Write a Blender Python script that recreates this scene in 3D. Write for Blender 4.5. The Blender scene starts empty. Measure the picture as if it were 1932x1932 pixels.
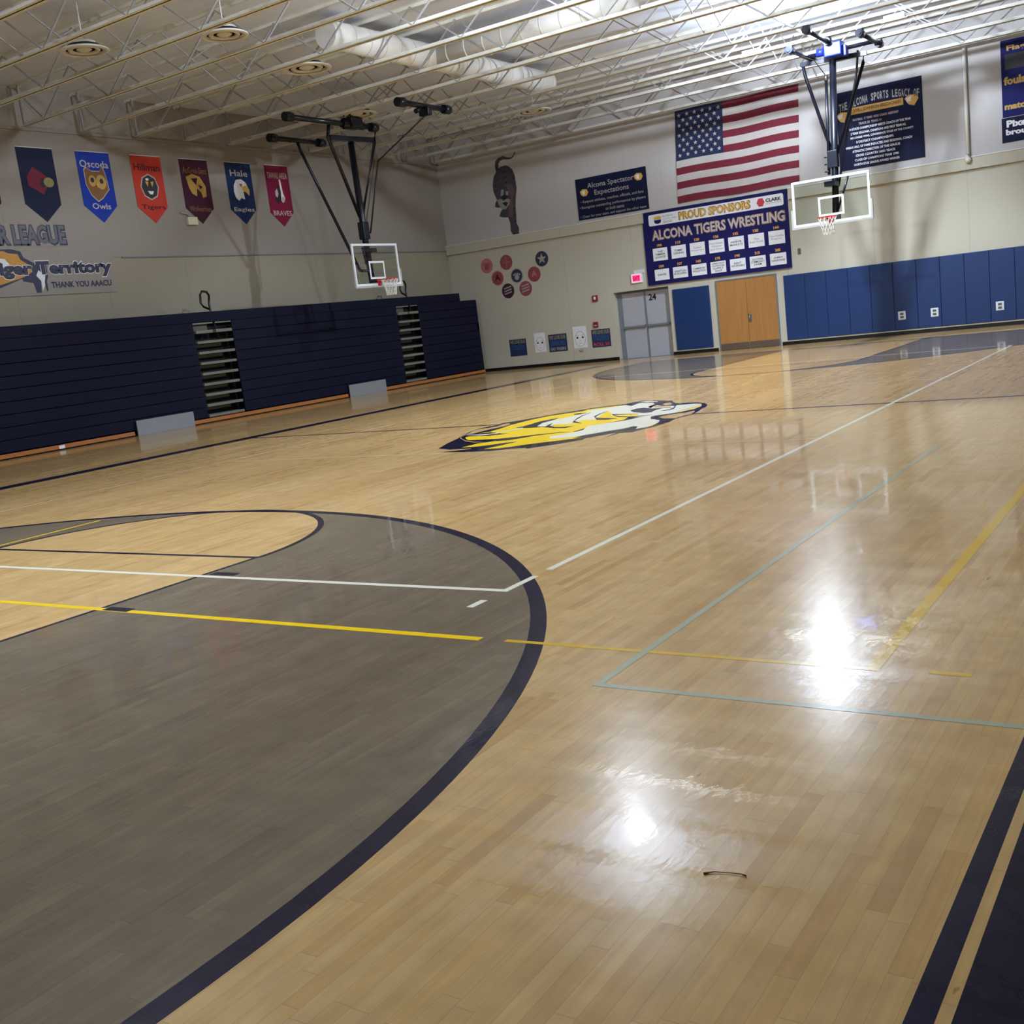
import bpy, bmesh, math, random
from mathutils import Vector, Matrix
random.seed(7)
SC = bpy.context.scene
COL = SC.collection
PI = math.pi

# ------------------------------------------------------------------ materials
def srgb(r, g, b):
    f = lambda c: (c / 255) / 12.92 if c <= 10 else (((c / 255) + .055) / 1.055) ** 2.4
    return (f(r), f(g), f(b), 1)

class NT:
    """tiny helper around a node tree"""
    def __init__(s, m):
        s.t = m.node_tree; s.t.nodes.clear()
    def n(s, typ, **kw):
        nd = s.t.nodes.new(typ)
        for k, v in kw.items():
            if k.startswith('i_'):
                nd.inputs[k[2:].replace('_', ' ')].default_value = v
            else:
                setattr(nd, k, v)
        return nd
    def l(s, a, b): s.t.links.new(a, b)
    def math(s, op, a, b=None, c=None):
        nd = s.t.nodes.new('ShaderNodeMath'); nd.operation = op
        for i, x in enumerate((a, b, c)):
            if x is None: continue
            if isinstance(x, (int, float)): nd.inputs[i].default_value = x
            else: s.l(x, nd.inputs[i])
        return nd.outputs[0]
    def mix(s, fac, a, b, typ='MIX'):
        nd = s.t.nodes.new('ShaderNodeMix'); nd.data_type = 'RGBA'; nd.blend_type = typ
        if isinstance(fac, (int, float)): nd.inputs[0].default_value = fac
        else: s.l(fac, nd.inputs[0])
        for i, x in ((6, a), (7, b)):
            if isinstance(x, tuple): nd.inputs[i].default_value = x
            else: s.l(x, nd.inputs[i])
        return nd.outputs[2]

def simple(name, col, rough=.5, metal=0., var=.06, scale=6., bump=0., spec=.5):
    m = bpy.data.materials.new(name); m.use_nodes = True
    t = NT(m)
    out = t.n('ShaderNodeOutputMaterial'); p = t.n('ShaderNodeBsdfPrincipled')
    t.l(p.outputs[0], out.inputs[0])
    p.inputs['Roughness'].default_value = rough; p.inputs['Metallic'].default_value = metal
    p.inputs['Specular IOR Level'].default_value = spec
    tc = t.n('ShaderNodeTexCoord'); nz = t.n('ShaderNodeTexNoise')
    nz.inputs['Scale'].default_value = scale; nz.inputs['Detail'].default_value = 4
    t.l(tc.outputs['Object'], nz.inputs['Vector'])
    dark = tuple(c * (1 - var) for c in col[:3]) + (1,); lite = tuple(min(1, c * (1 + var)) for c in col[:3]) + (1,)
    t.l(t.mix(nz.outputs['Fac'], dark, lite), p.inputs['Base Color'])
    if bump:
        b = t.n('ShaderNodeBump'); b.inputs['Distance'].default_value = bump
        t.l(nz.outputs['Fac'], b.inputs['Height']); t.l(b.outputs[0], p.inputs['Normal'])
    return m

def emit(name, col, strength):
    m = bpy.data.materials.new(name); m.use_nodes = True
    t = NT(m); out = t.n('ShaderNodeOutputMaterial'); e = t.n('ShaderNodeEmission')
    e.inputs[0].default_value = col; e.inputs[1].default_value = strength
    t.l(e.outputs[0], out.inputs[0]); return m

def court(name, kind, col=None):
    """hardwood court finish: strips of maple along Y under one varnish; kind = maple / stain / paint"""
    m = bpy.data.materials.new(name); m.use_nodes = True
    t = NT(m); out = t.n('ShaderNodeOutputMaterial'); p = t.n('ShaderNodeBsdfPrincipled')
    t.l(p.outputs[0], out.inputs[0])
    geo = t.n('ShaderNodeNewGeometry'); sx = t.n('ShaderNodeSeparateXYZ'); t.l(geo.outputs['Position'], sx.inputs[0])
    x, y = sx.outputs[0], sx.outputs[1]
    W = .0585
    row = t.math('FLOOR', t.math('DIVIDE', x, W))
    wn = t.n('ShaderNodeTexWhiteNoise', noise_dimensions='1D'); t.l(row, wn.inputs['W'])
    yy = t.math('ADD', t.math('DIVIDE', y, .62), t.math('MULTIPLY', wn.outputs['Value'], 37.))
    seg = t.math('FLOOR', yy)
    cb = t.n('ShaderNodeCombineXYZ'); t.l(row, cb.inputs[0]); t.l(seg, cb.inputs[1])
    wn2 = t.n('ShaderNodeTexWhiteNoise', noise_dimensions='2D'); t.l(cb.outputs[0], wn2.inputs['Vector'])
    rnd = wn2.outputs['Value']
    # grain, stretched along the board and shifted board by board
    gv = t.n('ShaderNodeCombineXYZ')
    t.l(t.math('MULTIPLY', x, 34.), gv.inputs[0])
    t.l(t.math('ADD', t.math('MULTIPLY', y, 2.2), t.math('MULTIPLY', rnd, 50.)), gv.inputs[1])
    gr = t.n('ShaderNodeTexNoise'); gr.inputs['Scale'].default_value = 1.; gr.inputs['Detail'].default_value = 5
    gr.inputs['Roughness'].default_value = .6
    t.l(gv.outputs[0], gr.inputs['Vector'])
    # broad darker bands running with the boards
    bv = t.n('ShaderNodeCombineXYZ'); t.l(t.math('MULTIPLY', x, 1.1), bv.inputs[0]); t.l(t.math('MULTIPLY', y, .16), bv.inputs[1])
    bn = t.n('ShaderNodeTexNoise'); bn.inputs['Scale'].default_value = 1.; bn.inputs['Detail'].default_value = 3
    t.l(bv.outputs[0], bn.inputs['Vector'])
    if kind != 'paint':
        ramp = t.n('ShaderNodeValToRGB'); t.l(rnd, ramp.inputs[0])
        cr = ramp.color_ramp
        A = [(0., (197, 158, 104)), (.1, (206, 169, 114)), (.4, (215, 180, 124)), (.7, (210, 174, 117)), (.93, (213, 175, 114)), (1., (201, 161, 105))]
        if kind == 'stain':
            A = [(0., (120, 106, 87)), (.3, (126, 112, 92)), (.7, (123, 110, 90)), (1., (130, 116, 94))]
        cr.elements[0].position = 0; cr.elements[0].color = srgb(*A[0][1])
        cr.elements[1].position = 1; cr.elements[1].color = srgb(*A[-1][1])
        for pos, c in A[1:-1]:
            e = cr.elements.new(pos); e.color = srgb(*c)
        g1 = t.n('ShaderNodeMapRange'); g1.inputs['From Min'].default_value = .3; g1.inputs['From Max'].default_value = .75
        g1.inputs['To Min'].default_value = .86; g1.inputs['To Max'].default_value = 1.06
        t.l(gr.outputs['Fac'], g1.inputs['Value'])
        b1 = t.n('ShaderNodeMapRange'); b1.inputs['From Min'].default_value = .35; b1.inputs['From Max'].default_value = .65
        b1.inputs['To Min'].default_value = .0; b1.inputs['To Max'].default_value = 1.
        t.l(bn.outputs['Fac'], b1.inputs['Value'])
        bt = t.n('ShaderNodeTexNoise'); bt.inputs['Scale'].default_value = 5.5; bt.inputs['Detail'].default_value = 4; t.l(geo.outputs['Position'], bt.inputs['Vector'])
        bl_ = t.n('ShaderNodeMapRange'); bl_.inputs['From Min'].default_value = .3; bl_.inputs['From Max'].default_value = .7; bl_.inputs['To Min'].default_value = .9; bl_.inputs['To Max'].default_value = 1.06
        t.l(bt.outputs['Fac'], bl_.inputs['Value']); gg = t.math('MULTIPLY', g1.outputs[0], bl_.outputs[0])
        gc = t.n('ShaderNodeCombineColor'); [t.l(gg, gc.inputs[i]) for i in range(3)]
        c1 = t.mix(1., ramp.outputs[0], gc.outputs[0], 'MULTIPLY')
        c2 = t.mix(b1.outputs[0], c1, t.mix(1., c1, (.86, .83, .76, 1), 'MULTIPLY') if kind == 'maple' else t.mix(1., c1, (.88, .86, .84, 1), 'MULTIPLY'))
        # dark joints between boards
        fx = t.math('FRACT', t.math('DIVIDE', x, W)); fy = t.math('FRACT', yy)
        jx = t.math('LESS_THAN', t.math('ABSOLUTE', t.math('SUBTRACT', fx, .5)), .484)
        jy = t.math('LESS_THAN', t.math('ABSOLUTE', t.math('SUBTRACT', fy, .5)), .4975)
        j = t.math('MULTIPLY', jx, jy)
        c3 = t.mix(t.math('MULTIPLY', t.math('SUBTRACT', 1., j), .24), c2, srgb(70, 48, 28))
        # a few mineral streaks and knots
        kn = t.n('ShaderNodeTexNoise'); kn.inputs['Scale'].default_value = 1.; kn.inputs['Detail'].default_value = 2
        kv = t.n('ShaderNodeCombineXYZ'); t.l(t.math('MULTIPLY', x, 22.), kv.inputs[0]); t.l(t.math('MULTIPLY', y, 4.5), kv.inputs[1]); t.l(kv.outputs[0], kn.inputs['Vector'])
        ks = t.math('MULTIPLY', t.math('GREATER_THAN', kn.outputs['Fac'], .765), .45)
        c4 = t.mix(ks, c3, srgb(88, 58, 34))
        t.l(c4, p.inputs['Base Color'])
    else:
        dark = tuple(c * .9 for c in col[:3]) + (1,)
        t.l(t.mix(gr.outputs['Fac'], dark, col), p.inputs['Base Color'])
    # varnish: a soft broad sheen under a sharp clear coat
    p.inputs['Specular IOR Level'].default_value = .035; p.inputs['IOR'].default_value = 1.5; p.inputs['Roughness'].default_value = .22
    p.inputs['Coat Weight'].default_value = .48; p.inputs['Coat IOR'].default_value = 1.42
    r1 = t.n('ShaderNodeMapRange'); r1.inputs['To Min'].default_value = .01; r1.inputs['To Max'].default_value = .03
    t.l(bn.outputs['Fac'], r1.inputs['Value']); t.l(r1.outputs[0], p.inputs['Coat Roughness'])
    wv = t.n('ShaderNodeTexNoise'); wv.inputs['Scale'].default_value = 7.; wv.inputs['Detail'].default_value = 3.5
    wv.inputs['Roughness'].default_value = .55
    sc = t.n('ShaderNodeVectorMath', operation='MULTIPLY'); sc.inputs[1].default_value = (1.8, .8, 1)
    t.l(geo.outputs['Position'], sc.inputs[0]); t.l(sc.outputs[0], wv.inputs['Vector'])
    b = t.n('ShaderNodeBump'); b.inputs['Distance'].default_value = .00042; b.inputs['Strength'].default_value = 1.
    t.l(wv.outputs['Fac'], b.inputs['Height'])
    cup = t.math('ABSOLUTE', t.math('SUBTRACT', t.math('FRACT', t.math('DIVIDE', x, W)), .5))
    b2 = t.n('ShaderNodeBump'); b2.inputs['Distance'].default_value = .00016
    t.l(t.math('ADD', t.math('MULTIPLY', cup, cup), t.math('MULTIPLY', rnd, .35)), b2.inputs['Height'])
    fine = t.n('ShaderNodeTexNoise'); fine.inputs['Scale'].default_value = 34.; fine.inputs['Detail'].default_value = 3
    t.l(sc.outputs[0], fine.inputs['Vector']); b3 = t.n('ShaderNodeBump'); b3.inputs['Distance'].default_value = .00011; t.l(fine.outputs['Fac'], b3.inputs['Height'])
    t.l(b.outputs[0], b2.inputs['Normal']); t.l(b2.outputs[0], b3.inputs['Normal']); t.l(b3.outputs[0], p.inputs['Normal']); t.l(b3.outputs[0], p.inputs['Coat Normal'])
    return m

def wallpanel(name, col, seam, axis, var=.04):
    """painted wall with faint vertical sheet seams every `seam` metres"""
    m = bpy.data.materials.new(name); m.use_nodes = True
    t = NT(m); out = t.n('ShaderNodeOutputMaterial'); p = t.n('ShaderNodeBsdfPrincipled')
    t.l(p.outputs[0], out.inputs[0]); p.inputs['Roughness'].default_value = .6
    geo = t.n('ShaderNodeNewGeometry'); sx = t.n('ShaderNodeSeparateXYZ'); t.l(geo.outputs['Position'], sx.inputs[0])
    f = t.math('FRACT', t.math('DIVIDE', sx.outputs[axis], seam))
    s = t.math('LESS_THAN', f, .012)
    nz = t.n('ShaderNodeTexNoise'); nz.inputs['Scale'].default_value = 1.3; nz.inputs['Detail'].default_value = 5
    t.l(geo.outputs['Position'], nz.inputs['Vector'])
    dark = tuple(c * (1 - var) for c in col[:3]) + (1,)
    base = t.mix(nz.outputs['Fac'], dark, col)
    t.l(t.mix(t.math('MULTIPLY', s, .22), base, tuple(c * .5 for c in col[:3]) + (1,)), p.inputs['Base Color'])
    return m

def woodgrain(name, c1, c2, rough=.4):
    m = bpy.data.materials.new(name); m.use_nodes = True
    t = NT(m); out = t.n('ShaderNodeOutputMaterial'); p = t.n('ShaderNodeBsdfPrincipled')
    t.l(p.outputs[0], out.inputs[0]); p.inputs['Roughness'].default_value = rough
    tc = t.n('ShaderNodeTexCoord'); mp = t.n('ShaderNodeMapping'); mp.inputs['Scale'].default_value = (14, 14, .8)
    t.l(tc.outputs['Object'], mp.inputs[0]); nz = t.n('ShaderNodeTexNoise'); nz.inputs['Scale'].default_value = 1.5; nz.inputs['Detail'].default_value = 6
    t.l(mp.outputs[0], nz.inputs['Vector']); t.l(t.mix(nz.outputs['Fac'], c1, c2), p.inputs['Base Color'])
    return m

def glassmat(name):
    m = bpy.data.materials.new(name); m.use_nodes = True
    t = NT(m); out = t.n('ShaderNodeOutputMaterial')
    tr = t.n('ShaderNodeBsdfTransparent'); tr.inputs[0].default_value = (.93, .96, .95, 1)
    gl = t.n('ShaderNodeBsdfGlossy'); gl.inputs['Roughness'].default_value = .03
    fr = t.n('ShaderNodeFresnel'); fr.inputs[0].default_value = 1.5
    geo = t.n('ShaderNodeNewGeometry'); mx = t.n('ShaderNodeMixShader'); t.l(t.math('MULTIPLY', fr.outputs[0], t.math('SUBTRACT', 1., geo.outputs['Backfacing'])), mx.inputs[0]); t.l(tr.outputs[0], mx.inputs[1]); t.l(gl.outputs[0], mx.inputs[2])
    t.l(mx.outputs[0], out.inputs[0]); return m

M = {}
M['maple'] = court('court_maple', 'maple')
M['stain'] = court('court_stained_maple', 'stain')
M['f_navy'] = court('court_navy_paint', 'paint', srgb(20, 20, 48))
M['f_white'] = court('court_white_paint', 'paint', srgb(236, 232, 212))
M['f_gray'] = court('court_grey_paint', 'paint', srgb(172, 174, 146))
M['f_yellow'] = court('court_yellow_paint', 'paint', srgb(250, 208, 20))
M['f_ochre'] = court('court_ochre_paint', 'paint', srgb(222, 178, 40))
M['f_logoyel'] = court('court_logo_yellow', 'paint', srgb(252, 212, 30))
M['f_apron'] = court('court_apron_navy', 'paint', srgb(15, 17, 42))
M['wall_cream'] = wallpanel('cream_wall_paint', srgb(200, 195, 176), 2.44, 0)
M['wall_white'] = wallpanel('white_wall_sheet', srgb(198, 194, 192), 1.22, 0)
M['wallA_cream'] = wallpanel('cream_side_wall_shaded', srgb(158, 150, 129), 2.44, 1)  # cream wall colour darkened to stand for the weaker light on this side
M['wallA_white'] = wallpanel('white_side_wall_shaded', srgb(154, 146, 137), 1.22, 1)  # white sheet colour darkened likewise, shade put into the paint
M['deck'] = simple('roof_deck_paint', srgb(220, 226, 242), .8, var=.03, scale=2)
M['joist'] = simple('joist_paint', srgb(230, 227, 216), .45, var=.04, scale=3)
M['web'] = simple('joist_paint_dimmed', srgb(156, 154, 154), .5, var=.04, scale=3)  # same paint as the joists, darkened so the webs look dimly lit
M['farside'] = simple('low_bounce_dark_wall', srgb(60, 62, 74), .7)  # dark tone given to the unseen walls to lower bounced light
M['duct'] = simple('duct_paint', srgb(214, 210, 202), .5, var=.03)
M['black'] = simple('black_vinyl', srgb(18, 18, 20), .4)
M['dark'] = simple('shade_fill', srgb(14, 14, 18), .8)  # near-black stand-in for the shade in gaps and hollow parts
M['mat'] = simple('blue_vinyl_pad', srgb(13, 48, 100), .5, var=.05, scale=1.5)
M['navy_board'] = simple('navy_bleacher_board', srgb(15, 18, 40), .65, var=.08, scale=1.2, spec=.15)
M['tread'] = simple('aluminium_tread', srgb(118, 116, 106), .45, metal=0., var=.05)
M['steel_dull'] = simple('galvanised_steel', srgb(96, 97, 92), .5, metal=.2)
M['orange'] = woodgrain('orange_stained_pine', srgb(160, 98, 50), srgb(182, 118, 66))
M['greypanel'] = simple('grey_laminate', srgb(136, 140, 144), .5, var=.04)
M['doorgrey'] = simple('grey_door_paint', srgb(176, 178, 184), .45, var=.03)
M['framegrey'] = simple('grey_frame_paint', srgb(118, 124, 130), .45)
M['chrome'] = simple('brushed_steel', srgb(190, 190, 192), .28, metal=1.)
M['kick'] = simple('kick_plate', srgb(128, 116, 104), .35, metal=.6)
M['oak'] = woodgrain('oak_door_veneer', srgb(162, 112, 60), srgb(186, 136, 80), .35)
M['navysteel'] = simple('navy_painted_steel', srgb(18, 21, 34), .3, metal=.1, spec=.5)
M['bluemotor'] = simple('blue_motor_housing', srgb(12, 30, 130), .45, spec=.25)
M['whiteframe'] = simple('white_board_frame', srgb(226, 230, 234), .35)
M['pad'] = simple('grey_board_padding', srgb(176, 176, 170), .6)
M['glass'] = glassmat('backboard_glass')
M['red'] = simple('orange_red_rim', srgb(206, 42, 42), .35)
M['net'] = simple('white_net_cord', srgb(240, 238, 232), .8)
M['cable'] = simple('cable_steel', srgb(60, 60, 62), .4, metal=.5)
M['paper'] = simple('white_print', srgb(238, 238, 240), .6, var=.02)
M['signnavy'] = simple('navy_sign_vinyl', srgb(24, 24, 84), .7, var=.05, spec=.2)
M['signdark'] = simple('dark_navy_sign_vinyl', srgb(20, 26, 58), .7, var=.05, spec=.2)
M['signblue'] = simple('royal_navy_sign_vinyl', srgb(24, 28, 90), .7, var=.05, spec=.2)
M['gold'] = simple('gold_print', srgb(222, 176, 82), .5)
M['orangeprint'] = simple('orange_print', srgb(226, 158, 50), .5)
M['silver'] = simple('silver_print', srgb(196, 184, 178), .5)
M['greyprint'] = simple('grey_print', srgb(168, 164, 160), .5)
M['blackprint'] = simple('black_print', srgb(24, 24, 30), .5)
M['navyprint'] = simple('navy_print', srgb(30, 32, 66), .5)
M['redprint'] = simple('red_print', srgb(196, 60, 70), .5)
M['flagred'] = simple('flag_red_cloth', srgb(112, 26, 46), .8, var=.05)
M['flagwhite'] = simple('flag_white_cloth', srgb(194, 188, 184), .8, var=.03)
M['flagblue'] = simple('flag_blue_cloth', srgb(28, 40, 78), .8, var=.05)
M['ban_navy'] = simple('navy_felt', srgb(26, 36, 66), .9)
M['ban_royal'] = simple('royal_blue_felt', srgb(24, 58, 168), .9)
M['ban_orange'] = simple('orange_felt', srgb(196, 62, 46), .9)
M['ban_maroon'] = simple('maroon_felt', srgb(66, 24, 48), .9)
M['ban_green'] = simple('deep_teal_felt', srgb(16, 44, 92), .9)
M['ban_crimson'] = simple('crimson_felt', srgb(132, 16, 62), .9)
M['cardinal'] = simple('cardinal_red_print', srgb(120, 28, 56), .7)
M['brownprint'] = simple('brown_print', srgb(134, 92, 56), .7)
M['tanprint'] = simple('tan_print', srgb(196, 160, 84), .7)
M['catbody'] = simple('mural_slate_paint', srgb(70, 64, 76), .7, var=.3, scale=5)
M['catbrown'] = simple('mural_brown_paint', srgb(104, 84, 78), .7, var=.25, scale=6)
M['catwhite'] = simple('mural_grey_paint', srgb(150, 148, 150), .7, var=.15)
M['tigorange'] = simple('mural_orange_paint', srgb(206, 150, 74), .7, var=.1)
M['posterblue'] = simple('poster_blue', srgb(34, 48, 88), .6)
M['posteryel'] = simple('poster_yellow', srgb(150, 146, 92), .6)
M['posterlt'] = simple('poster_light_blue', srgb(44, 80, 132), .6)
M['firered'] = simple('alarm_red', srgb(140, 40, 40), .4)
M['leaguegrey'] = simple('sign_mid_grey', srgb(104, 104, 116), .6)
M['fadered'] = simple('faded_red_vinyl', srgb(150, 74, 78), .6)
M['fadenavy'] = simple('faded_navy_vinyl', srgb(48, 52, 74), .6)
M['pink'] = simple('faded_pink_vinyl', srgb(186, 112, 112), .6)
M['brass'] = simple('thermostat_cream', srgb(226, 218, 196), .5)
M['exitface'] = emit('exit_sign_glow', (1., .03, .12, 1), 2.2)
M['exitrim'] = emit('exit_sign_edge_glow', (1., .22, .3, 1), 2.6)
def translucent(name, col, thru):
    m = bpy.data.materials.new(name); m.use_nodes = True
    t = NT(m); out = t.n('ShaderNodeOutputMaterial'); d = t.n('ShaderNodeBsdfDiffuse'); d.inputs[0].default_value = col
    tr = t.n('ShaderNodeBsdfTransparent'); tr.inputs[0].default_value = (.9, .95, 1, 1); mx = t.n('ShaderNodeMixShader'); mx.inputs[0].default_value = thru
    t.l(d.outputs[0], mx.inputs[1]); t.l(tr.outputs[0], mx.inputs[2]); t.l(mx.outputs[0], out.inputs[0]); return m
M['shade'] = translucent('acrylic_shade', srgb(230, 232, 236), .25)
M['lamp'] = emit('led_lens', (.86, .93, 1., 1), 220.)

# ------------------------------------------------------------------ mesh builder
class MB:
    def __init__(s): s.bm = bmesh.new(); s.mats = []; s.cur = 0
    def mat(s, k):
        if k not in s.mats: s.mats.append(k)
        s.cur = s.mats.index(k); return s
    def _tag(s, faces, smooth=False):
        for f in faces: f.material_index = s.cur; f.smooth = smooth
    def box(s, a, b, bev=0.):
        x0, y0, z0 = (min(a[i], b[i]) for i in range(3)); x1, y1, z1 = (max(a[i], b[i]) for i in range(3))
        vs = [s.bm.verts.new(c) for c in ((x0,y0,z0),(x1,y0,z0),(x1,y1,z0),(x0,y1,z0),(x0,y0,z1),(x1,y0,z1),(x1,y1,z1),(x0,y1,z1))]
        fs = [s.bm.faces.new([vs[i] for i in q]) for q in ((3,2,1,0),(4,5,6,7),(0,1,5,4),(1,2,6,5),(2,3,7,6),(3,0,4,7))]
        s._tag(fs)
        if bev:
            ed = set(e for f in fs for e in f.edges)
            r = bmesh.ops.bevel(s.bm, geom=list(ed), offset=bev, segments=2, affect='EDGES', profile=.5)
            s._tag(r['faces'])
        return s
    def tube(s, pts, r, n=10, caps=True, flat=None):
        """round (or flat = (w, h) rectangular) bar through points"""
        pts = [Vector(p) for p in pts]; rings = []
        for i, p in enumerate(pts):
            d = (pts[min(i+1, len(pts)-1)] - pts[max(i-1, 0)]).normalized()
            up = Vector((0, 0, 1)) if abs(d.z) < .95 else Vector((1, 0, 0))
            a = d.cross(up).normalized(); b = a.cross(d).normalized()
            rr = r[i] if isinstance(r, (list, tuple)) else r
            if flat:
                ring = [s.bm.verts.new(p + a*sx*flat[0]/2 + b*sy*flat[1]/2) for sx, sy in ((1,1),(-1,1),(-1,-1),(1,-1))]
            else:
                ring = [s.bm.verts.new(p + a*math.cos(2*PI*k/n)*rr + b*math.sin(2*PI*k/n)*rr) for k in range(n)]
            rings.append(ring)
        fs = []
        for q, w in zip(rings, rings[1:]):
            m = len(q)
            for k in range(m): fs.append(s.bm.faces.new((q[k], q[(k+1) % m], w[(k+1) % m], w[k])))
        s._tag(fs, not flat)
        if caps:
            s._tag([s.bm.faces.new(rings[0][::-1]), s.bm.faces.new(rings[-1])])
        return s
    def lathe(s, prof, c, n=32, smooth=True):
        """profile [(r, z)] about a vertical axis at c"""
        rings = []
        for r, z in prof:
            rings.append([s.bm.verts.new((c[0] + r*math.cos(2*PI*k/n), c[1] + r*math.sin(2*PI*k/n), c[2] + z)) for k in range(n)])
        fs = []
        for q, w in zip(rings, rings[1:]):
            for k in range(n): fs.append(s.bm.faces.new((q[k], q[(k+1) % n], w[(k+1) % n], w[k])))
        s._tag(fs, smooth); return s
    def torus(s, c, R, r, n=28, k=8, axis='z'):
        rings = []
        for i in range(n):
            a = 2*PI*i/n
            ring = []
            for j in range(k):
                b = 2*PI*j/k; rr = R + r*math.cos(b)
                ring.append(s.bm.verts.new((c[0] + rr*math.cos(a), c[1] + rr*math.sin(a), c[2] + r*math.sin(b))))
            rings.append(ring)
        fs = [s.bm.faces.new((rings[i][j], rings[(i+1) % n][j], rings[(i+1) % n][(j+1) % k], rings[i][(j+1) % k])) for i in range(n) for j in range(k)]
        s._tag(fs, True); return s
    def poly(s, pts, fr, d=.003, z=0.):
        """flat plate with outline pts (u, v) in frame fr, thickness d starting at height z off the frame plane"""
        ar = sum(pts[i][0]*pts[(i+1) % len(pts)][1] - pts[(i+1) % len(pts)][0]*pts[i][1] for i in range(len(pts)))
        if ar < 0: pts = pts[::-1]
        lo = [s.bm.verts.new(fr(u, v, z)) for u, v in pts]; hi = [s.bm.verts.new(fr(u, v, z + d)) for u, v in pts]
        top = s.bm.faces.new(hi); fs = [top]
        n = len(pts)
        for i in range(n): fs.append(s.bm.faces.new((lo[i], lo[(i+1) % n], hi[(i+1) % n], hi[i])))
        s._tag(fs)
        for f in fs: f.normal_update()
        if n > 4:
            r = bmesh.ops.triangulate(s.bm, faces=[top], ngon_method='EAR_CLIP'); s._tag(r['faces'])
        return s
    def disc(s, u, v, r, fr, d=.003, z=0., n=28, sy=1.):
        return s.poly([(u + r*math.cos(2*PI*k/n), v + r*sy*math.sin(2*PI*k/n)) for k in range(n)], fr, d, z)
    def text(s, body, u, v, w, h, fr, z=.003, d=.002, bold=.0, align='C', shear=0., maxw=True):
        """lettering fitted in a w x h box centred at (u, v)"""
        cu = bpy.data.curves.new('t', 'FONT'); cu.body = body; cu.size = 1; cu.resolution_u = 2; cu.offset = bold; cu.shear = shear
        ob = bpy.data.objects.new('t', cu); COL.objects.link(ob)
        dg = bpy.context.evaluated_depsgraph_get(); me = bpy.data.meshes.new_from_object(ob.evaluated_get(dg))
        co = [vv.co.copy() for vv in me.vertices]
        if co:
            x0 = min(c.x for c in co); x1 = max(c.x for c in co); y0 = min(c.y for c in co); y1 = max(c.y for c in co)
            sx = w / (x1 - x0) if maxw else h / (y1 - y0); sy = h / (y1 - y0)
            off = u - w/2 if align == 'L' else u - (x1-x0)*sx/2
            vs = [s.bm.verts.new(fr(off + (c.x - x0)*sx, v - h/2 + (c.y - y0)*sy, z + d)) for c in co]
            fs = []
            for pl in me.polygons:
                try: fs.append(s.bm.faces.new([vs[i] for i in pl.vertices]))
                except ValueError: pass
            nrm = fr(0, 0, 1) - fr(0, 0, 0)
            for f in fs:
                f.normal_update()
                if f.normal.dot(nrm) < 0: f.normal_flip()
            s._tag(fs)
        bpy.data.objects.remove(ob); bpy.data.curves.remove(cu); bpy.data.meshes.remove(me)
        return s
    def build(s, name, mats=None, parent=None):
        """ONE mesh object; a top-level one gets its origin at the middle of its base"""
        me = bpy.data.meshes.new(name)
        base = Vector((0, 0, 0))
        if parent is None and len(s.bm.verts):
            xs, ys, zs = zip(*[tuple(v.co) for v in s.bm.verts])
            base = Vector(((min(xs)+max(xs))/2, (min(ys)+max(ys))/2, min(zs)))
            bmesh.ops.translate(s.bm, verts=s.bm.verts, vec=-base)
        s.bm.to_mesh(me); s.bm.free()
        for k in ([mats] if isinstance(mats, str) else (mats or s.mats)): me.materials.append(M[k])
        o = bpy.data.objects.new(name, me); COL.objects.link(o)
        o['base'] = tuple(base)
        if parent is None: o.location = base
        else:
            o.parent = parent; o.location = -Vector(parent['base'])
        return o

def tag(o, label=None, cat=None, group=None, kind=None):
    if label: o['label'] = label
    if cat: o['category'] = cat
    if group: o['group'] = group
    if kind: o['kind'] = kind
    return o

def thing(name, label, cat, loc, group=None):
    o = bpy.data.objects.new(name, None); COL.objects.link(o); o.location = loc
    o['base'] = tuple(loc); o.empty_display_size = .1
    return tag(o, label, cat, group)

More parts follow.
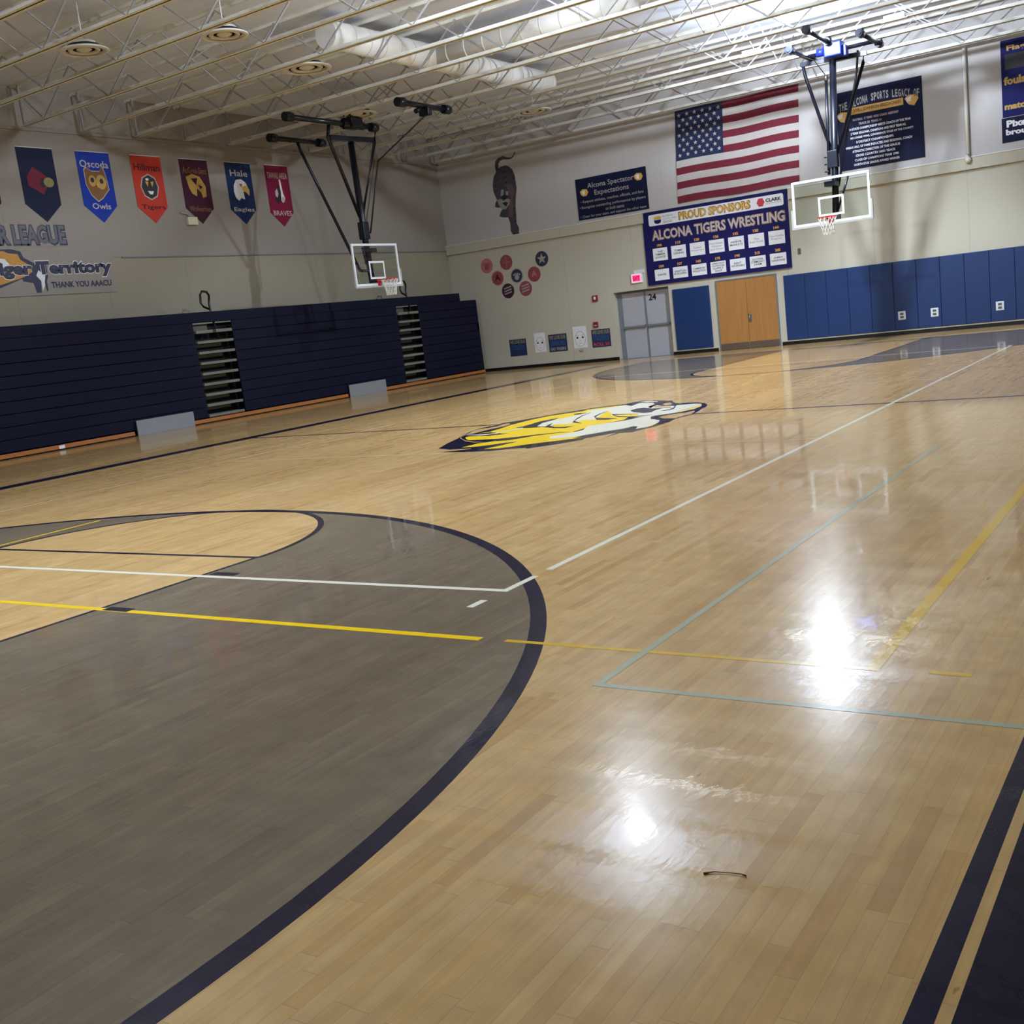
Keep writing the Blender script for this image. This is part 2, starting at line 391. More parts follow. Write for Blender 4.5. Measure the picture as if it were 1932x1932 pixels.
YW, XA = 31.0, -14.28                     # far wall face, left wall face
FB = lambda off=0.: (lambda u, v, z: Vector((u, YW - off - z, v)))          # far wall, seen from the court
FA = lambda off=0.: (lambda u, v, z: Vector((XA + off + z, u, v)))          # left wall
FF = lambda u, v, z: Vector((u, v, z*.4))                                      # floor
TIGER = [(0,[(-0.865,11.739),(-1.099,12.268),(-1.266,12.743),(-1.407,13.005),(-1.499,13.263),(-1.638,13.663),(-1.671,13.964),(-1.591,14.195),(-1.624,14.512),(-1.465,14.727),(-1.23,15.309),(-0.909,15.863),(-0.847,16.026),(-0.627,16.226),(-0.39,16.37),(-0.319,16.589),(-0.231,16.753),(0.152,16.624),(0.458,16.449),(0.574,16.228),(0.725,16.014),(0.858,15.935),(0.971,15.94),(1.178,15.874),(1.362,15.706),(1.525,15.425),(1.626,15.117),(1.651,14.892),(1.719,14.656),(1.806,14.218),(1.761,13.963),(1.737,13.782),(1.807,13.426),(1.795,13.216),(1.793,12.994),(1.747,12.776),(1.696,12.532),(1.533,12.513),(1.518,12.132),(1.461,12.566),(1.346,12.368),(1.223,12.113),(1.268,12.001),(1.132,11.779),(1.006,11.608),(0.798,11.389),(0.726,11.465),(0.542,11.424),(0.281,11.282),(0.06,11.252),(-0.565,11.374),(-0.39,11.447),(-0.194,11.578),(-0.241,11.627),(-0.547,11.575)]),(3,[(-1.628,13.661),(-1.597,13.858),(-1.444,14.021),(-1.512,14.343),(-1.443,14.408),(-1.316,14.236),(-1.295,14.016),(-1.339,13.78),(-1.348,13.498),(-1.356,13.223),(-1.424,13.219)]),(3,[(1.324,14.123),(1.332,14.319),(1.456,14.433),(1.566,14.553),(1.597,14.746),(1.684,14.587),(1.766,14.257),(1.698,14.102),(1.702,13.87),(1.495,13.922)]),(3,[(-1.237,12.794),(-1.317,12.876),(-1.4,13.128),(-1.511,13.526),(-1.547,13.574),(-1.459,13.203),(-1.379,12.951),(-1.208,12.743)]),(3,[(-1.265,12.795),(-0.881,12.395),(-0.631,12.234),(-0.417,12.189),(-0.431,12.21),(-0.679,12.303),(-0.934,12.475),(-1.297,12.847)]),(1,[(-1.138,13.358),(-1.054,13.653),(-1.052,14.54),(-0.579,15.277),(-0.608,15.595),(-0.478,15.948),(-0.305,15.99),(0.679,14.441),(0.815,14.031),(0.637,13.457),(0.458,13.133),(0.038,13.21),(-0.49,13.211),(-0.668,13.071)]),(2,[(-0.269,15.974),(-0.243,16.137),(-0.05,15.976),(-0.075,16.298),(0.221,16.223),(0.412,15.916),(0.626,15.682),(0.947,15.542),(1.117,15.669),(1.344,15.604),(1.521,14.946),(1.439,14.677),(1.312,14.488),(1.136,14.256),(0.94,14.264),(0.638,14.374),(0.33,14.824)]),(1,[(-1.249,13.233),(-1.136,13.397),(-1.159,13.725),(-1.253,14.173),(-1.24,14.56),(-1.236,14.765),(-1.141,15.163),(-0.765,15.608),(-0.801,15.814),(-0.538,16.061),(-0.269,16.187),(0.402,14.881),(0.01,15.033),(-0.326,14.727),(0.021,14.213),(0.061,13.951),(-0.672,14.717),(-0.87,14.477),(-0.869,14.133),(-0.873,13.72),(-0.954,13.503),(-1.07,13.299)]),(1,[(-1.194,12.836),(-1.204,12.929),(-0.815,12.885),(-0.619,12.997),(-0.587,13.278),(-0.612,13.616),(-0.104,13.445),(0.103,13.537),(0.238,13.827),(0.106,14.078),(0.414,14.092),(0.422,14.453),(0.749,14.646),(0.9,14.343),(0.638,14.374),(0.815,14.031),(0.718,13.754),(0.622,13.484),(0.605,12.877),(0.817,12.8),(0.403,12.918),(0.107,12.783),(-0.114,12.627),(-0.363,12.513),(-0.673,12.484),(-0.885,12.479),(-1.047,12.65)]),(1,[(-0.476,11.741),(-0.446,12.082),(-0.294,12.237),(-0.07,12.265),(0.138,12.631),(0.39,12.835),(0.769,12.885),(0.6,13.307),(1.063,12.478),(0.994,12.204),(1.138,12.23),(0.957,12.078),(0.797,11.954),(0.555,11.773),(0.419,11.612),(0.251,11.504),(0.059,11.5),(0.137,11.764),(0.194,12.119),(0.025,12.026),(-0.113,11.859),(-0.288,11.747)]),(2,[(0.486,12.469),(0.603,12.682),(0.696,13.016),(0.526,13.441),(0.694,13.686),(0.894,13.925),(0.964,14.215),(1.127,14.275),(1.303,13.936),(1.557,13.696),(1.669,13.4),(1.686,13.145),(1.652,12.968),(1.59,12.85),(1.505,13.097),(1.398,13.187),(1.364,12.966),(1.238,12.777),(1.085,12.439),(0.95,12.279),(1.05,12.388),(0.843,12.273),(0.609,12.266)]),(2,[(-0.517,13.747),(-0.668,14.126),(-0.69,14.416),(-0.598,14.735),(-0.511,15.157),(-0.675,15.716),(-0.439,15.874),(-0.256,16.162),(-0.05,15.976),(-0.113,16.375),(0.197,16.273),(0.383,15.977),(0.414,15.634),(0.373,15.532),(0.242,15.477),(0.304,15.227),(0.496,14.974),(0.753,14.788),(0.942,14.756),(1.097,14.95),(1.052,15.273),(0.895,15.657),(1.101,15.704),(1.175,15.735),(1.325,15.649),(1.476,15.313),(1.521,14.946),(1.434,14.687),(1.288,14.538),(1.173,14.403),(0.9,14.343),(0.638,14.374),(0.248,14.684),(0.179,14.864),(-0.202,15.431),(0.112,14.483),(0.204,14.245),(-0.059,14.256),(-0.14,14.284),(-0.16,14.25),(0.021,14.213),(-0.014,14.058),(0.0,13.849),(-0.301,13.906),(-0.221,13.638),(-0.32,13.669)]),(2,[(-0.173,16.522),(-0.107,16.644),(0.18,16.48),(0.246,16.369),(0.014,16.396)]),(3,[(0.452,15.664),(0.544,15.717),(0.889,15.477),(0.982,15.303),(0.867,15.306),(0.606,15.507)]),(3,[(0.528,15.931),(0.488,16.141),(0.572,16.131),(0.733,15.868),(0.734,15.727),(0.653,15.763)]),(2,[(0.902,14.814),(0.81,15.11),(0.867,15.306),(0.982,15.276),(1.052,15.097),(0.969,14.958)]),(1,[(1.328,14.712),(1.446,14.878),(1.5,15.087),(1.394,15.494),(1.352,15.58),(1.399,15.299),(1.379,15.02),(1.307,14.755)]),(1,[(1.682,12.93),(1.704,13.135),(1.676,13.38),(1.57,13.681),(1.557,13.705),(1.632,13.459),(1.671,13.197),(1.671,12.95)]),(1,[(0.305,14.748),(0.436,14.766),(0.733,14.652),(0.873,14.385),(0.586,14.475)]),(0,[(-0.453,15.314),(-0.41,14.965),(-0.288,14.556),(-0.056,14.02),(0.207,13.831),(0.185,13.871),(-0.157,14.25),(-0.196,14.414),(-0.355,14.876),(-0.436,15.286)]),(0,[(-0.184,15.371),(-0.158,15.07),(-0.055,14.693),(0.272,14.186),(0.49,14.136),(0.586,14.237),(0.572,14.263),(0.371,14.358),(0.119,14.476),(0.043,14.561),(-0.094,14.963),(-0.168,15.342)]),(0,[(0.706,14.707),(0.415,14.807),(0.168,14.879),(0.507,14.432),(0.742,14.318),(0.902,14.34),(1.067,14.449),(1.054,14.475),(0.858,14.425),(0.698,14.404),(0.437,14.57),(0.258,14.721),(0.458,14.725),(0.719,14.68)]),(0,[(-0.664,15.129),(-0.57,15.11),(-0.492,15.262),(-0.509,15.291),(-0.685,15.308),(-0.711,15.208)]),(0,[(-0.89,13.725),(-0.827,13.844),(-0.836,14.08),(-0.872,14.434),(-0.742,14.787),(-0.682,14.544),(-0.67,14.152),(-0.517,13.747),(-0.32,13.669),(-0.433,13.991),(-0.396,14.02),(-0.31,13.787),(-0.093,13.559),(0.114,13.518),(0.238,13.573),(0.203,13.366),(-0.007,13.415),(-0.356,13.641),(-0.612,13.616)]),(0,[(-1.461,14.458),(-1.312,14.674),(-1.261,14.479),(-1.27,14.221)]),(0,[(0.304,15.227),(0.276,15.463),(0.372,15.56),(0.624,15.364),(0.82,15.326),(0.805,15.068),(0.871,14.826),(0.753,14.788),(0.496,14.974)]),(0,[(0.26,16.186),(0.36,16.03),(0.379,15.698),(0.547,15.467),(0.526,15.514),(0.449,15.572),(0.49,15.792),(0.228,16.279)]),(2,[(1.133,12.805),(1.551,12.604),(1.719,12.701),(1.732,13.233),(1.729,13.24),(1.716,12.708),(1.548,12.61),(1.129,12.812)]),(2,[(-1.348,13.092),(-1.004,12.961),(-0.803,13.071),(-0.762,13.339),(-0.649,13.568),(-0.747,13.716),(-0.811,13.41),(-0.868,13.164),(-1.091,13.086),(-1.371,13.124)]),(0,[(0.389,15.965),(0.384,16.143),(0.464,16.195),(0.549,16.267),(0.524,16.321),(0.361,16.411),(0.224,16.465),(0.311,16.114)]),(0,[(0.978,14.94),(1.098,14.948),(1.101,15.14),(0.903,15.648),(0.944,15.776),(1.037,15.821),(1.0,15.902),(0.868,15.937),(0.833,15.782),(1.006,15.317),(1.045,15.057),(0.96,14.976)]),(0,[(1.339,13.854),(1.285,14.079),(1.348,14.286),(1.504,14.535),(1.591,14.763),(1.559,14.832),(1.456,14.638),(1.287,14.411),(1.159,14.323),(1.21,14.087)]),(0,[(1.492,13.831),(1.578,13.892),(1.724,13.809),(1.726,13.6),(1.681,13.505),(1.69,13.321),(1.711,13.116),(1.642,13.445)])]
# ------------------------------------------------------------------ room shell
XR, YB, ZD = 12.6, -4.0, 7.95             # right wall, back wall, roof deck
def struct(mb, name, mats=None, parent=None):
    o = mb.build(name, mats, parent)
    if parent is None: o['kind'] = 'structure'
    return o
floor = struct(MB().mat('maple').box((XA - .3, YB - .2, -.12), (XR + .2, YW + .6, 0)), 'floor')
struct(MB().mat('deck').box((XA - .3, YB - .2, ZD), (XR + .2, YW + .6, ZD + .12)), 'ceiling')
BELT = 4.22
# left wall: cream panels below the belt, slightly proud white sheets above
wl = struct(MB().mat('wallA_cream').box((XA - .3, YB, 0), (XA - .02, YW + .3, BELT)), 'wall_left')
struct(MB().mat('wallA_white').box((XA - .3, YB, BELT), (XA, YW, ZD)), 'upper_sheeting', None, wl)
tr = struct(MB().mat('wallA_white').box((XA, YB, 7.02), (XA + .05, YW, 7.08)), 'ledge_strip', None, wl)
# far wall with the recessed double-door opening
D1 = (-8.09, -6.2, 2.1)
wf = MB().mat('wall_cream')
wf.box((XA - .1, YW, 0), (D1[0], YW + .3, BELT)); wf.box((D1[1], YW, 0), (XR, YW + .3, BELT)); wf.box((D1[0], YW, D1[2]), (D1[1], YW + .3, BELT))
wf = struct(wf, 'wall_far')
struct(MB().mat('wall_white').box((XA, YW - .03, 4.36), (XR, YW + .3, ZD)), 'upper_sheeting', None, wf)
bbn = struct(MB().mat('wall_cream').box((XA, YW - .11, 4.06), (-6.79, YW - .001, 4.36)).box((-2.25, YW - .11, 4.06), (XR, YW - .001, 4.36)), 'trim_3')
struct(MB().mat('joist').box((XA, YW - .13, 4.345), (-6.79, YW - .031, 4.372)).box((-2.25, YW - .13, 4.345), (XR, YW - .031, 4.372)), 'belt_flashing', None, bbn)
struct(MB().mat('farside').box((XR, YB, 0), (XR + .2, YW, ZD)), 'wall_right')
struct(MB().mat('farside').box((XA, YB - .2, 0), (XR, YB, ZD)), 'wall_back')
# baseboards
bb = MB().mat('black')
for x0, x1 in ((-13.6, D1[0]), (D1[1], -4.72), (-2.74, XR)):
    bb.box((x0, YW - .018, 0), (x1, YW, .1)); bb.box((x0, YW - .04, 0), (x1, YW - .018, .02))
struct(bb, 'baseboard_far')
tb = MB().mat('wall_cream')
for x0, x1 in ((D1[1], -4.72), (-2.74, XR)): tb.box((x0, YW - .03, .1), (x1, YW, .135))
struct(tb, 'trim_1')

# ------------------------------------------------------------------ painted floor (parts of the floor)
def flr(mb, name, label=None):
    o = mb.build(name, None, floor)
    if label: o['label'] = label
    return o
def arc(cx, cy, r, a0, a1, n): return [(cx + r*math.cos(a0 + (a1-a0)*i/n), cy + r*math.sin(a0 + (a1-a0)*i/n)) for i in range(n+1)]
L28 = 28.6
def ends(far):
    """3-point area, key and circle of one end; far = mirrored about the half-way line"""
    f = (lambda P: [(-x, L28 - y) for x, y in P]) if far else (lambda P: P)
    nm = 'far' if far else 'near'
    # stained area: outside the key and free-throw circle, inside the arc: left and right halves
    b = MB().mat('stain')
    outer = [(6.02, 0)] + arc(0, 1.6, 6.02, 0, PI/2, 48)
    inner = arc(0, 5.79, 1.829, PI/2, 0, 30) + [(1.829, 0)]
    b.poly(f(outer + inner), FF, .0003)
    mir = lambda P: [(-x, y) for x, y in P]
    b.poly(f(mir(outer + inner)), FF, .0003)
    flr(b, 'stained_area', 'grey-brown stained boards inside the three-point arc')
    def band(P, Q, z=.0005, k='f_navy', name='court_line', d=.0002):
        q = MB().mat(k); q.poly(f(P + Q[::-1]), FF, d, z); return q
    q = MB().mat('f_navy')
    q.poly(f([(6.02, 0)] + arc(0, 1.6, 6.02, 0, PI, 90) + [(-6.02, 0)] + ([(-5.93, 0)] + arc(0, 1.6, 5.93, PI, 0, 90) + [(5.93, 0)])), FF, .0002, .0004)
    flr(q, 'three_point_line', 'navy three-point arc')
    q = MB().mat('f_navy')
    for s in (1, -1):
        x0, x1 = sorted((s*1.829, s*1.785)); q.poly(f([(x0, 0), (x1, 0), (x1, 5.79), (x0, 5.79)]), FF, .0002, .0007)
        for y in (2.2, 3.0, 4.36, 5.3):      # lane marks
            x0, x1 = sorted((s*1.86, s*2.12)); q.poly(f([(x0, y - .04), (x1, y - .04), (x1, y + .04), (x0, y + .04)]), FF, .0002, .0024)
    q.poly(f([(-1.83, 5.765), (1.83, 5.765), (1.83, 5.815), (-1.83, 5.815)]), FF, .0002, .0009)
    q.poly(f(arc(0, 5.79, 1.855, 0, PI, 60) + arc(0, 5.79, 1.80, PI, 0, 60)), FF, .0002, .0011)
    flr(q, 'key_line', 'navy key outline with free-throw circle')
ends(False); ends(True)
q = MB().mat('f_navy')
q.poly([(-7.6, -.1), (-7.2, -.1), (-7.2, L28), (-7.6, L28)], FF, .0002, .0004)
q.poly([(-7.32, L28), (7.62, L28), (7.62, L28 + .1), (-7.32, L28 + .1)], FF, .0002, .0004)
q.poly([(-7.2, 14.25), (7.62, 14.25), (7.62, 14.34), (-7.2, 14.34)], FF, .0002, .0004)
q.poly([(-7.32, -.1), (7.62, -.1), (7.62, 0), (-7.32, 0)], FF, .0002, .0004)
q.poly([(7.62, -.1), (7.68, -.1), (7.68, L28), (7.62, L28)], FF, .0002, .0004)
flr(q, 'boundary_line', 'navy boundary and half-way lines')
q = MB().mat('f_apron'); q.poly([(7.712, -3.9), (XR, -3.9), (XR, 30.2), (7.712, 30.2)], FF, .0002, .0004)
flr(q, 'apron_paint', 'dark navy painted apron beside the court')
def rectline(x0, y0, x1, y1, z, name, k, lab, w=.05):
    q = MB().mat(k); q.poly([(x0, y0), (x1, y0), (x1, y1), (x0, y1)], FF, .0002, z); return q
# white volleyball court, drawn in bits where it crosses the arc
q = MB().mat('f_white')
def bar(q, x0, y0, x1, y1, z): q.poly([(x0, y0), (x1, y0), (x1, y1), (x0, y1)], FF, .0002, z)
bar(q, -4.6, 5.19, 4.58, 5.24, .0014); bar(q, 4.53, 5.24, 4.58, 5.56, .0014); bar(q, 4.53, 5.72, 4.58, 23.45, .0014)
bar(q, -4.6, 5.24, -4.58, 23.45, .0014); bar(q, -4.6, 23.4, 4.58, 23.45, .0014); bar(q, 4.52, 4.85, 4.57, 5.0, .0014)
for y in (17.3, 11.27): bar(q, -4.58, y, 4.58, y + .015, .0014)
flr(q, 'volleyball_line', 'white volleyball court lines')
q = MB().mat('f_yellow'); bar(q, -2.2, 4.31, 4.98, 4.365, .0017); bar(q, -1.985, 4.36, -1.945, 7.1, .0017); flr(q, 'practice_line', 'bright yellow line on the stained area')
q = MB().mat('f_ochre')
bar(q, 5.13, 4.325, 7.0, 4.36, .0017); bar(q, 6.935, 4.36, 6.995, 22.6, .0017); bar(q, 7.19, 4.34, 7.35, 4.38, .0017)
flr(q, 'practice_line', 'ochre yellow line on bare maple')
q = MB().mat('f_gray'); bar(q, 5.9, 3.86, 7.62, 3.9, .002); bar(q, 5.9, 3.9, 5.94, 10.6, .002); 
flr(q, 'practice_line', 'pale grey-green line on bare maple')
# centre-court tiger head
q = MB()
for i, (k, P) in enumerate(TIGER):
    q.mat(('f_navy', 'f_logoyel', 'f_white', 'maple')[k]); q.poly(P, FF, .00015, .0008 + .0002*i)
flr(q, 'tiger_logo', 'yellow, white and navy tiger head at centre court')

# ------------------------------------------------------------------ doors
def door_gray():
    x0, x1, zt = D1; yd = YW + .22
    d = struct(MB().mat('doorgrey').box((x0 + .17, yd, .01), (-7.12, yd + .045, 2.03)).box((-7.10, yd, .01), (x1 - .02, yd + .045, 2.03)), 'door_1')
    f = MB().mat('framegrey'); f.box((x0 + .001, yd - .01, .013), (x0 + .17, yd + .06, 2.034)); f.box((x1 - .03, yd - .01, .013), (x1 - .001, yd + .06, 2.034)); f.box((x0 + .001, yd - .01, 2.035), (x1 - .001, yd + .06, zt - .001)); f.box((-7.13, yd - .03, .013), (-7.09, yd, 2.034)); f.box((x0 + .001, YW + .05, .001), (x1 - .001, yd + .06, .012))
    f.build('door_frame', None, d)
    for a, b in ((x0 + .2, -7.16), (-7.06, x1 - .06)):
        p = MB().mat('framegrey').box((a, yd - .07, .95), (b, yd - .03, 1.01), .008); p.box((a, yd - .075, .94), (a + .07, yd, 1.02)).box((b - .07, yd - .075, .94), (b, yd, 1.02))
        p.build('push_bar', None, d)
    fr = lambda u, v, z: Vector((u, yd - z, v))
    MB().mat('blackprint').text('24', -6.86, 1.84, .26, .2, fr, bold=.03).build('door_number', None, d)['label'] = 'black number 24'
    MB().mat('silver').poly([(-7.86, 1.84), (-7.5, 1.84), (-7.5, 1.96), (-7.86, 1.96)], fr, .003).build('notice', None, d)
def door_wood():
    x0, x1, zt = -4.66, -2.78, 2.07
    d = MB().mat('oak'); d.box((x0 + .035, YW - .03, .01), (-3.724, YW, zt - .03), .003); d.box((-3.716, YW - .03, .01), (x1 - .035, YW, zt - .03), .003)
    d = struct(d, 'door_2')
    f = MB().mat('framegrey'); f.box((x0, YW - .045, 0), (x0 + .035, YW, zt - .03)); f.box((x1 - .035, YW - .045, 0), (x1, YW, zt - .03)); f.box((x0, YW - .045, zt - .03), (x1, YW, zt + .005)); f.build('door_frame', None, d)
    for a, b in ((x0 + .04, -3.73), (-3.71, x1 - .04)):
        MB().mat('kick').box((a, YW - .034, .015), (b, YW - .03, .2)).build('kick_plate', None, d)
    h = MB().mat('chrome').box((-3.7, YW - .05, .78), (-3.6, YW - .03, 1.02), .006); h.tube([(-3.65, YW - .05, .95), (-3.65, YW - .09, .95), (-3.65, YW - .09, .84), (-3.65, YW - .05, .84)], .012); h.tube([(-3.69, YW - .06, .99), (-3.62, YW - .06, .99)], .014)
    h.build('door_handle', None, d)['label'] = 'steel pull handle'
door_gray(); door_wood()

# ------------------------------------------------------------------ wall pads
W0 = -2.575
ordn = ['first', 'second', 'third', 'fourth', 'fifth', 'sixth', 'seventh', 'eighth', 'ninth', 'tenth', 'eleventh', 'twelfth', 'thirteenth', 'fourteenth', 'fifteenth', 'sixteenth', 'seventeenth', 'eighteenth']
for i in range(12):
    x0 = W0 + i*.609
    o = MB().mat('mat').box((x0 + .002, YW - .055, .14), (x0 + .607, YW, 1.975), .01).build('wall_mat')
    tag(o, f'royal blue padded wall mat, {ordn[i]} to the right of the wooden double doors', 'wall mat', 'blue wall mats right of the wooden doors')
o = MB().mat('mat').box((-6.06, YW - .055, .135), (-4.87, YW, 1.975), .012).build('wall_mat')
tag(o, 'wide blue padded mat alone between the grey doors and the wooden doors', 'wall mat')
for x, lab in ((.66, 'white socket box in the blue mats, nearest the wooden doors'), (1.51, 'white socket box in the blue mats, middle one of three'), (3.13, 'white socket box in the blue mats, farthest from the wooden doors')):
    r = MB().mat('whiteframe').box((x - .1, YW - .066, .41), (x + .1, YW - .05, .64), .008).build('wall_outlet')
    tag(r, lab, 'wall outlet', 'socket boxes in the wall mats')
    c = MB().mat('steel_dull').box((x - .045, YW - .071, .45), (x + .045, YW - .066, .51)).box((x - .045, YW - .071, .54), (x + .045, YW - .066, .6))
    c.build('socket', None, r)

# ------------------------------------------------------------------ bleachers along the left wall
bl = thing('bleacher', 'navy folded bleachers stacked against the left wall under the banners', 'bleachers', (XA + .7, 19.5, 0))
XF = -12.85; RZ = .2575; z0 = .13
def rows(y0, y1):
    for k in range(9):
        b = MB().mat('navy_board').box((XF - .05, y0, z0 + k*RZ + .012), (XF - .004*k, y1, z0 + (k+1)*RZ), .006)
        b.build('seat_board', None, bl)
rows(7.0, 18.22); rows(19.46, 26.07); rows(27.13, 30.3)
b = MB().mat('navy_board').box((XF - .32, 7.0, 2.45), (XF - .06, 29.45, 2.70), .01); b.build('top_row', None, bl)
b = MB().mat('dark').box((XA + .03, 7.0, .02), (XF - .33, 30.28, 2.42)); b.build('understructure', None, bl)['label'] = 'near-black block for the shaded understructure behind the boards'  # block coloured near-black to paint the shade behind boards and steps
b = MB().mat('navy_board').box((XA + .03, 30.2, .0), (XF - .02, 30.3, 2.42), .005); b.build('end_panel', None, bl)
for y0, y1 in ((7.0, 15.98), (17.74, 23.35), (25.05, 30.3)):
    MB().mat('orange').box((XF - .04, y0, .028), (XF + .03, y1, .115), .004).build('skid_board', None, bl)['label'] = 'orange stained wooden board along the floor'
MB().mat('dark').box((XF - .3, 7.0, 0), (XF - .01, 30.28, .03)).build('gap_shade_strip', None, bl)  # solid dark strip painting the shade in the gap at the floor
for y0, y1 in ((18.26, 19.42), (26.1, 27.1)):
    for k in range(9):
        zt = .2 + k*.257
        t = MB().mat('tread')
        if k == 8:
            ym = (y0 + y1)/2; t.box((XF - .3, y0, zt - .075), (XF + .0, ym - .04, zt), .008); t.box((XF - .3, ym + .06, zt - .075), (XF + .0, y1, zt), .008)
            t.mat('steel_dull').box((XF - .31, y0, zt), (XF - .27, y0 + .6, zt + .16))
        else: t.box((XF - .3, y0, zt - .065), (XF + .0, y1, zt), .008)
        t.build('aisle_step', None, bl)['label'] = 'pale aluminium aisle step'
        if k < 8: MB().mat('steel_dull').box((XF - .26, y0 + .02, zt - .15), (XF - .2, y1 - .25, zt - .075)).build('step_bracket', None, bl)
for yc in (19.1, 27.02):
    P = [(-13.0, yc, 1.95), (-13.15, yc, 2.55), (-13.2, yc + .02, 2.9), (-13.2, yc + .06, 3.1)]
    R = [(-13.2, yc + .06, 3.1), (-13.2, yc, 3.2), (-13.2, yc - .15, 3.22), (-13.2, yc - .22, 3.14), (-13.2, yc - .24, 2.93), (-13.2, yc - .17, 2.84), (-13.2, yc + .03, 2.76)]
    b = MB().mat('black').tube(P, .028, 8); b.tube(R, .028, 8); b.build('grab_rail', None, bl)['label'] = 'black looped grab rail above the aisle'
for y0, y1, lab in ((16.03, 17.7, 'flat grey panel on the floor against the bleachers, beside the longer-stepped aisle nearer the camera'), (23.38, 25.0, 'flat grey panel on the floor against the bleachers, beside the aisle nearer the far wall')):
    o = MB().mat('greypanel').box((XF + .05, y0, .0), (XF + .085, y1, .355), .004).build('floor_panel'); tag(o, lab, 'panel', 'grey panels leaning on the bleachers')
o = MB().mat('paper').poly([(14.0, .03), (14.14, .03), (14.14, .1), (14.0, .1)], lambda u, v, z: Vector((XF + .031 + z, u, v)), .003).build('paper_label'); tag(o, 'small white sticker on the orange bleacher board', 'sticker')

# ------------------------------------------------------------------ banners on the left wall
def banner(y, w, mat, top, bot, lettermat, art, label, zt=6.65, zs=5.42, zb=5.03):
    fr = FA(.0)
    b = MB().mat(mat); n = 10
    # slightly rippled cloth
    r = b.poly([(y, zt), (y + w, zt), (y + w, zs), (y + w/2 + .02, zb), (y, zs)], fr, .012)
    o = b.build('pennant_banner'); tag(o, label, 'banner', 'school pennants on the left wall')
    MB().mat('whiteframe').tube([fr(y - .01, zt + .01, .02), fr(y + w + .01, zt + .01, .02)], .012, 6).build('hanging_rod', None, o)
    l = MB().mat(lettermat)
    if top: l.text(top, y + w/2, zt - .27, w*min(.86, .17*len(top)), .17, fr, .013, .002, .012)
    if bot: l.text(bot, y + w/2 + .02, zs - .01, w*min(.8, .14*len(bot)), .14, fr, .013, .002, .012)
    if top or bot: l.build('lettering', None, o)
    art(o, fr, y + w/2, 5.93)
def el(cx, cy, rx, ry, n=20, a=0): return [(cx + rx*math.cos(2*PI*i/n), cy + ry*math.sin(2*PI*i/n)) for i in range(n)]
def art_cardinal(o, fr, u, v):
    a = MB().mat('cardinal').poly([(u-.3,v+.1),(u-.12,v+.3),(u+.05,v+.2),(u+.18,v+.12),(u+.2,v-.08),(u+.05,v-.3),(u-.16,v-.18),(u-.3,v-.12)], fr, .002, .013)
    a.mat('blackprint').poly([(u+.02,v+.05),(u+.12,v+.08),(u+.1,v-.14),(u+.0,v-.12)], fr, .001, .015); a.mat('posteryel').poly(el(u+.23, v-.02, .13, .11), fr, .001, .016); a.build('emblem', None, o)
def art_owl(o, fr, u, v):
    P = [(u-.3,v+.3),(u-.24,v+.36),(u-.1,v+.28),(u+.12,v+.28),(u+.2,v+.42),(u+.26,v+.24),(u+.3,v-.12),(u+.1,v-.32),(u-.04,v-.4),(u-.2,v-.26),(u-.3,v-.02)]
    a = MB().mat('silver').poly([(u+(x-u)*1.06, v+(y-v)*1.06) for x, y in P], fr, .001, .013); a.mat('brownprint').poly(P, fr, .001, .0145)
    a.mat('tanprint').poly(el(u+.12, v+.04, .14, .17), fr, .001, .016).poly(el(u-.12, v+.06, .1, .13), fr, .001, .016)
    a.mat('blackprint').poly(el(u+.13, v+.06, .05, .06), fr, .001, .0175).poly(el(u-.12, v+.08, .05, .06), fr, .001, .0175); a.mat('gold').poly([(u-.03,v+.0),(u+.05,v+.0),(u+.01,v-.1)], fr, .001, .0175); a.build('emblem', None, o)
def art_tigerhead(o, fr, u, v):
    a = MB().mat('silver').poly(el(u, v-.02, .28, .32, 8), fr, .001, .013); a.mat('blackprint').poly(el(u, v-.02, .25, .29, 8), fr, .001, .0145)
    a.mat('orangeprint').poly([(u-.12,v+.12),(u-.02,v+.1),(u-.06,v-.02)], fr, .001, .016).poly([(u+.04,v+.1),(u+.14,v+.12),(u+.08,v-.02)], fr, .001, .016)
    a.mat('paper').poly([(u-.08,v-.12),(u+.1,v-.12),(u+.06,v-.2),(u-.02,v-.2)], fr, .001, .016).poly(el(u-.05, v+.16, .05, .03), fr, .001, .016); a.build('emblem', None, o)
def art_wolverine(o, fr, u, v):
    a = MB().mat('tanprint').poly([(u-.32,v+.28),(u-.1,v+.36),(u+.14,v+.3),(u+.3,v+.06),(u+.28,v-.2),(u+.16,v-.24),(u+.12,v-.1),(u+.0,v+.0),(u-.04,v-.2),(u-.18,v-.14),(u-.26,v+.0)], fr, .002, .013)
    a.mat('ban_maroon').poly([(u-.16,v+.24),(u+.06,v+.26),(u-.02,v+.08)], fr, .001, .0155).poly([(u+.06,v+.1),(u+.2,v+.04),(u+.1,v-.02)], fr, .001, .0155)
    a.mat('orangeprint').poly([(u+.12,v-.1),(u+.24,v-.08),(u+.2,v-.18)], fr, .001, .016); a.build('emblem', None, o)
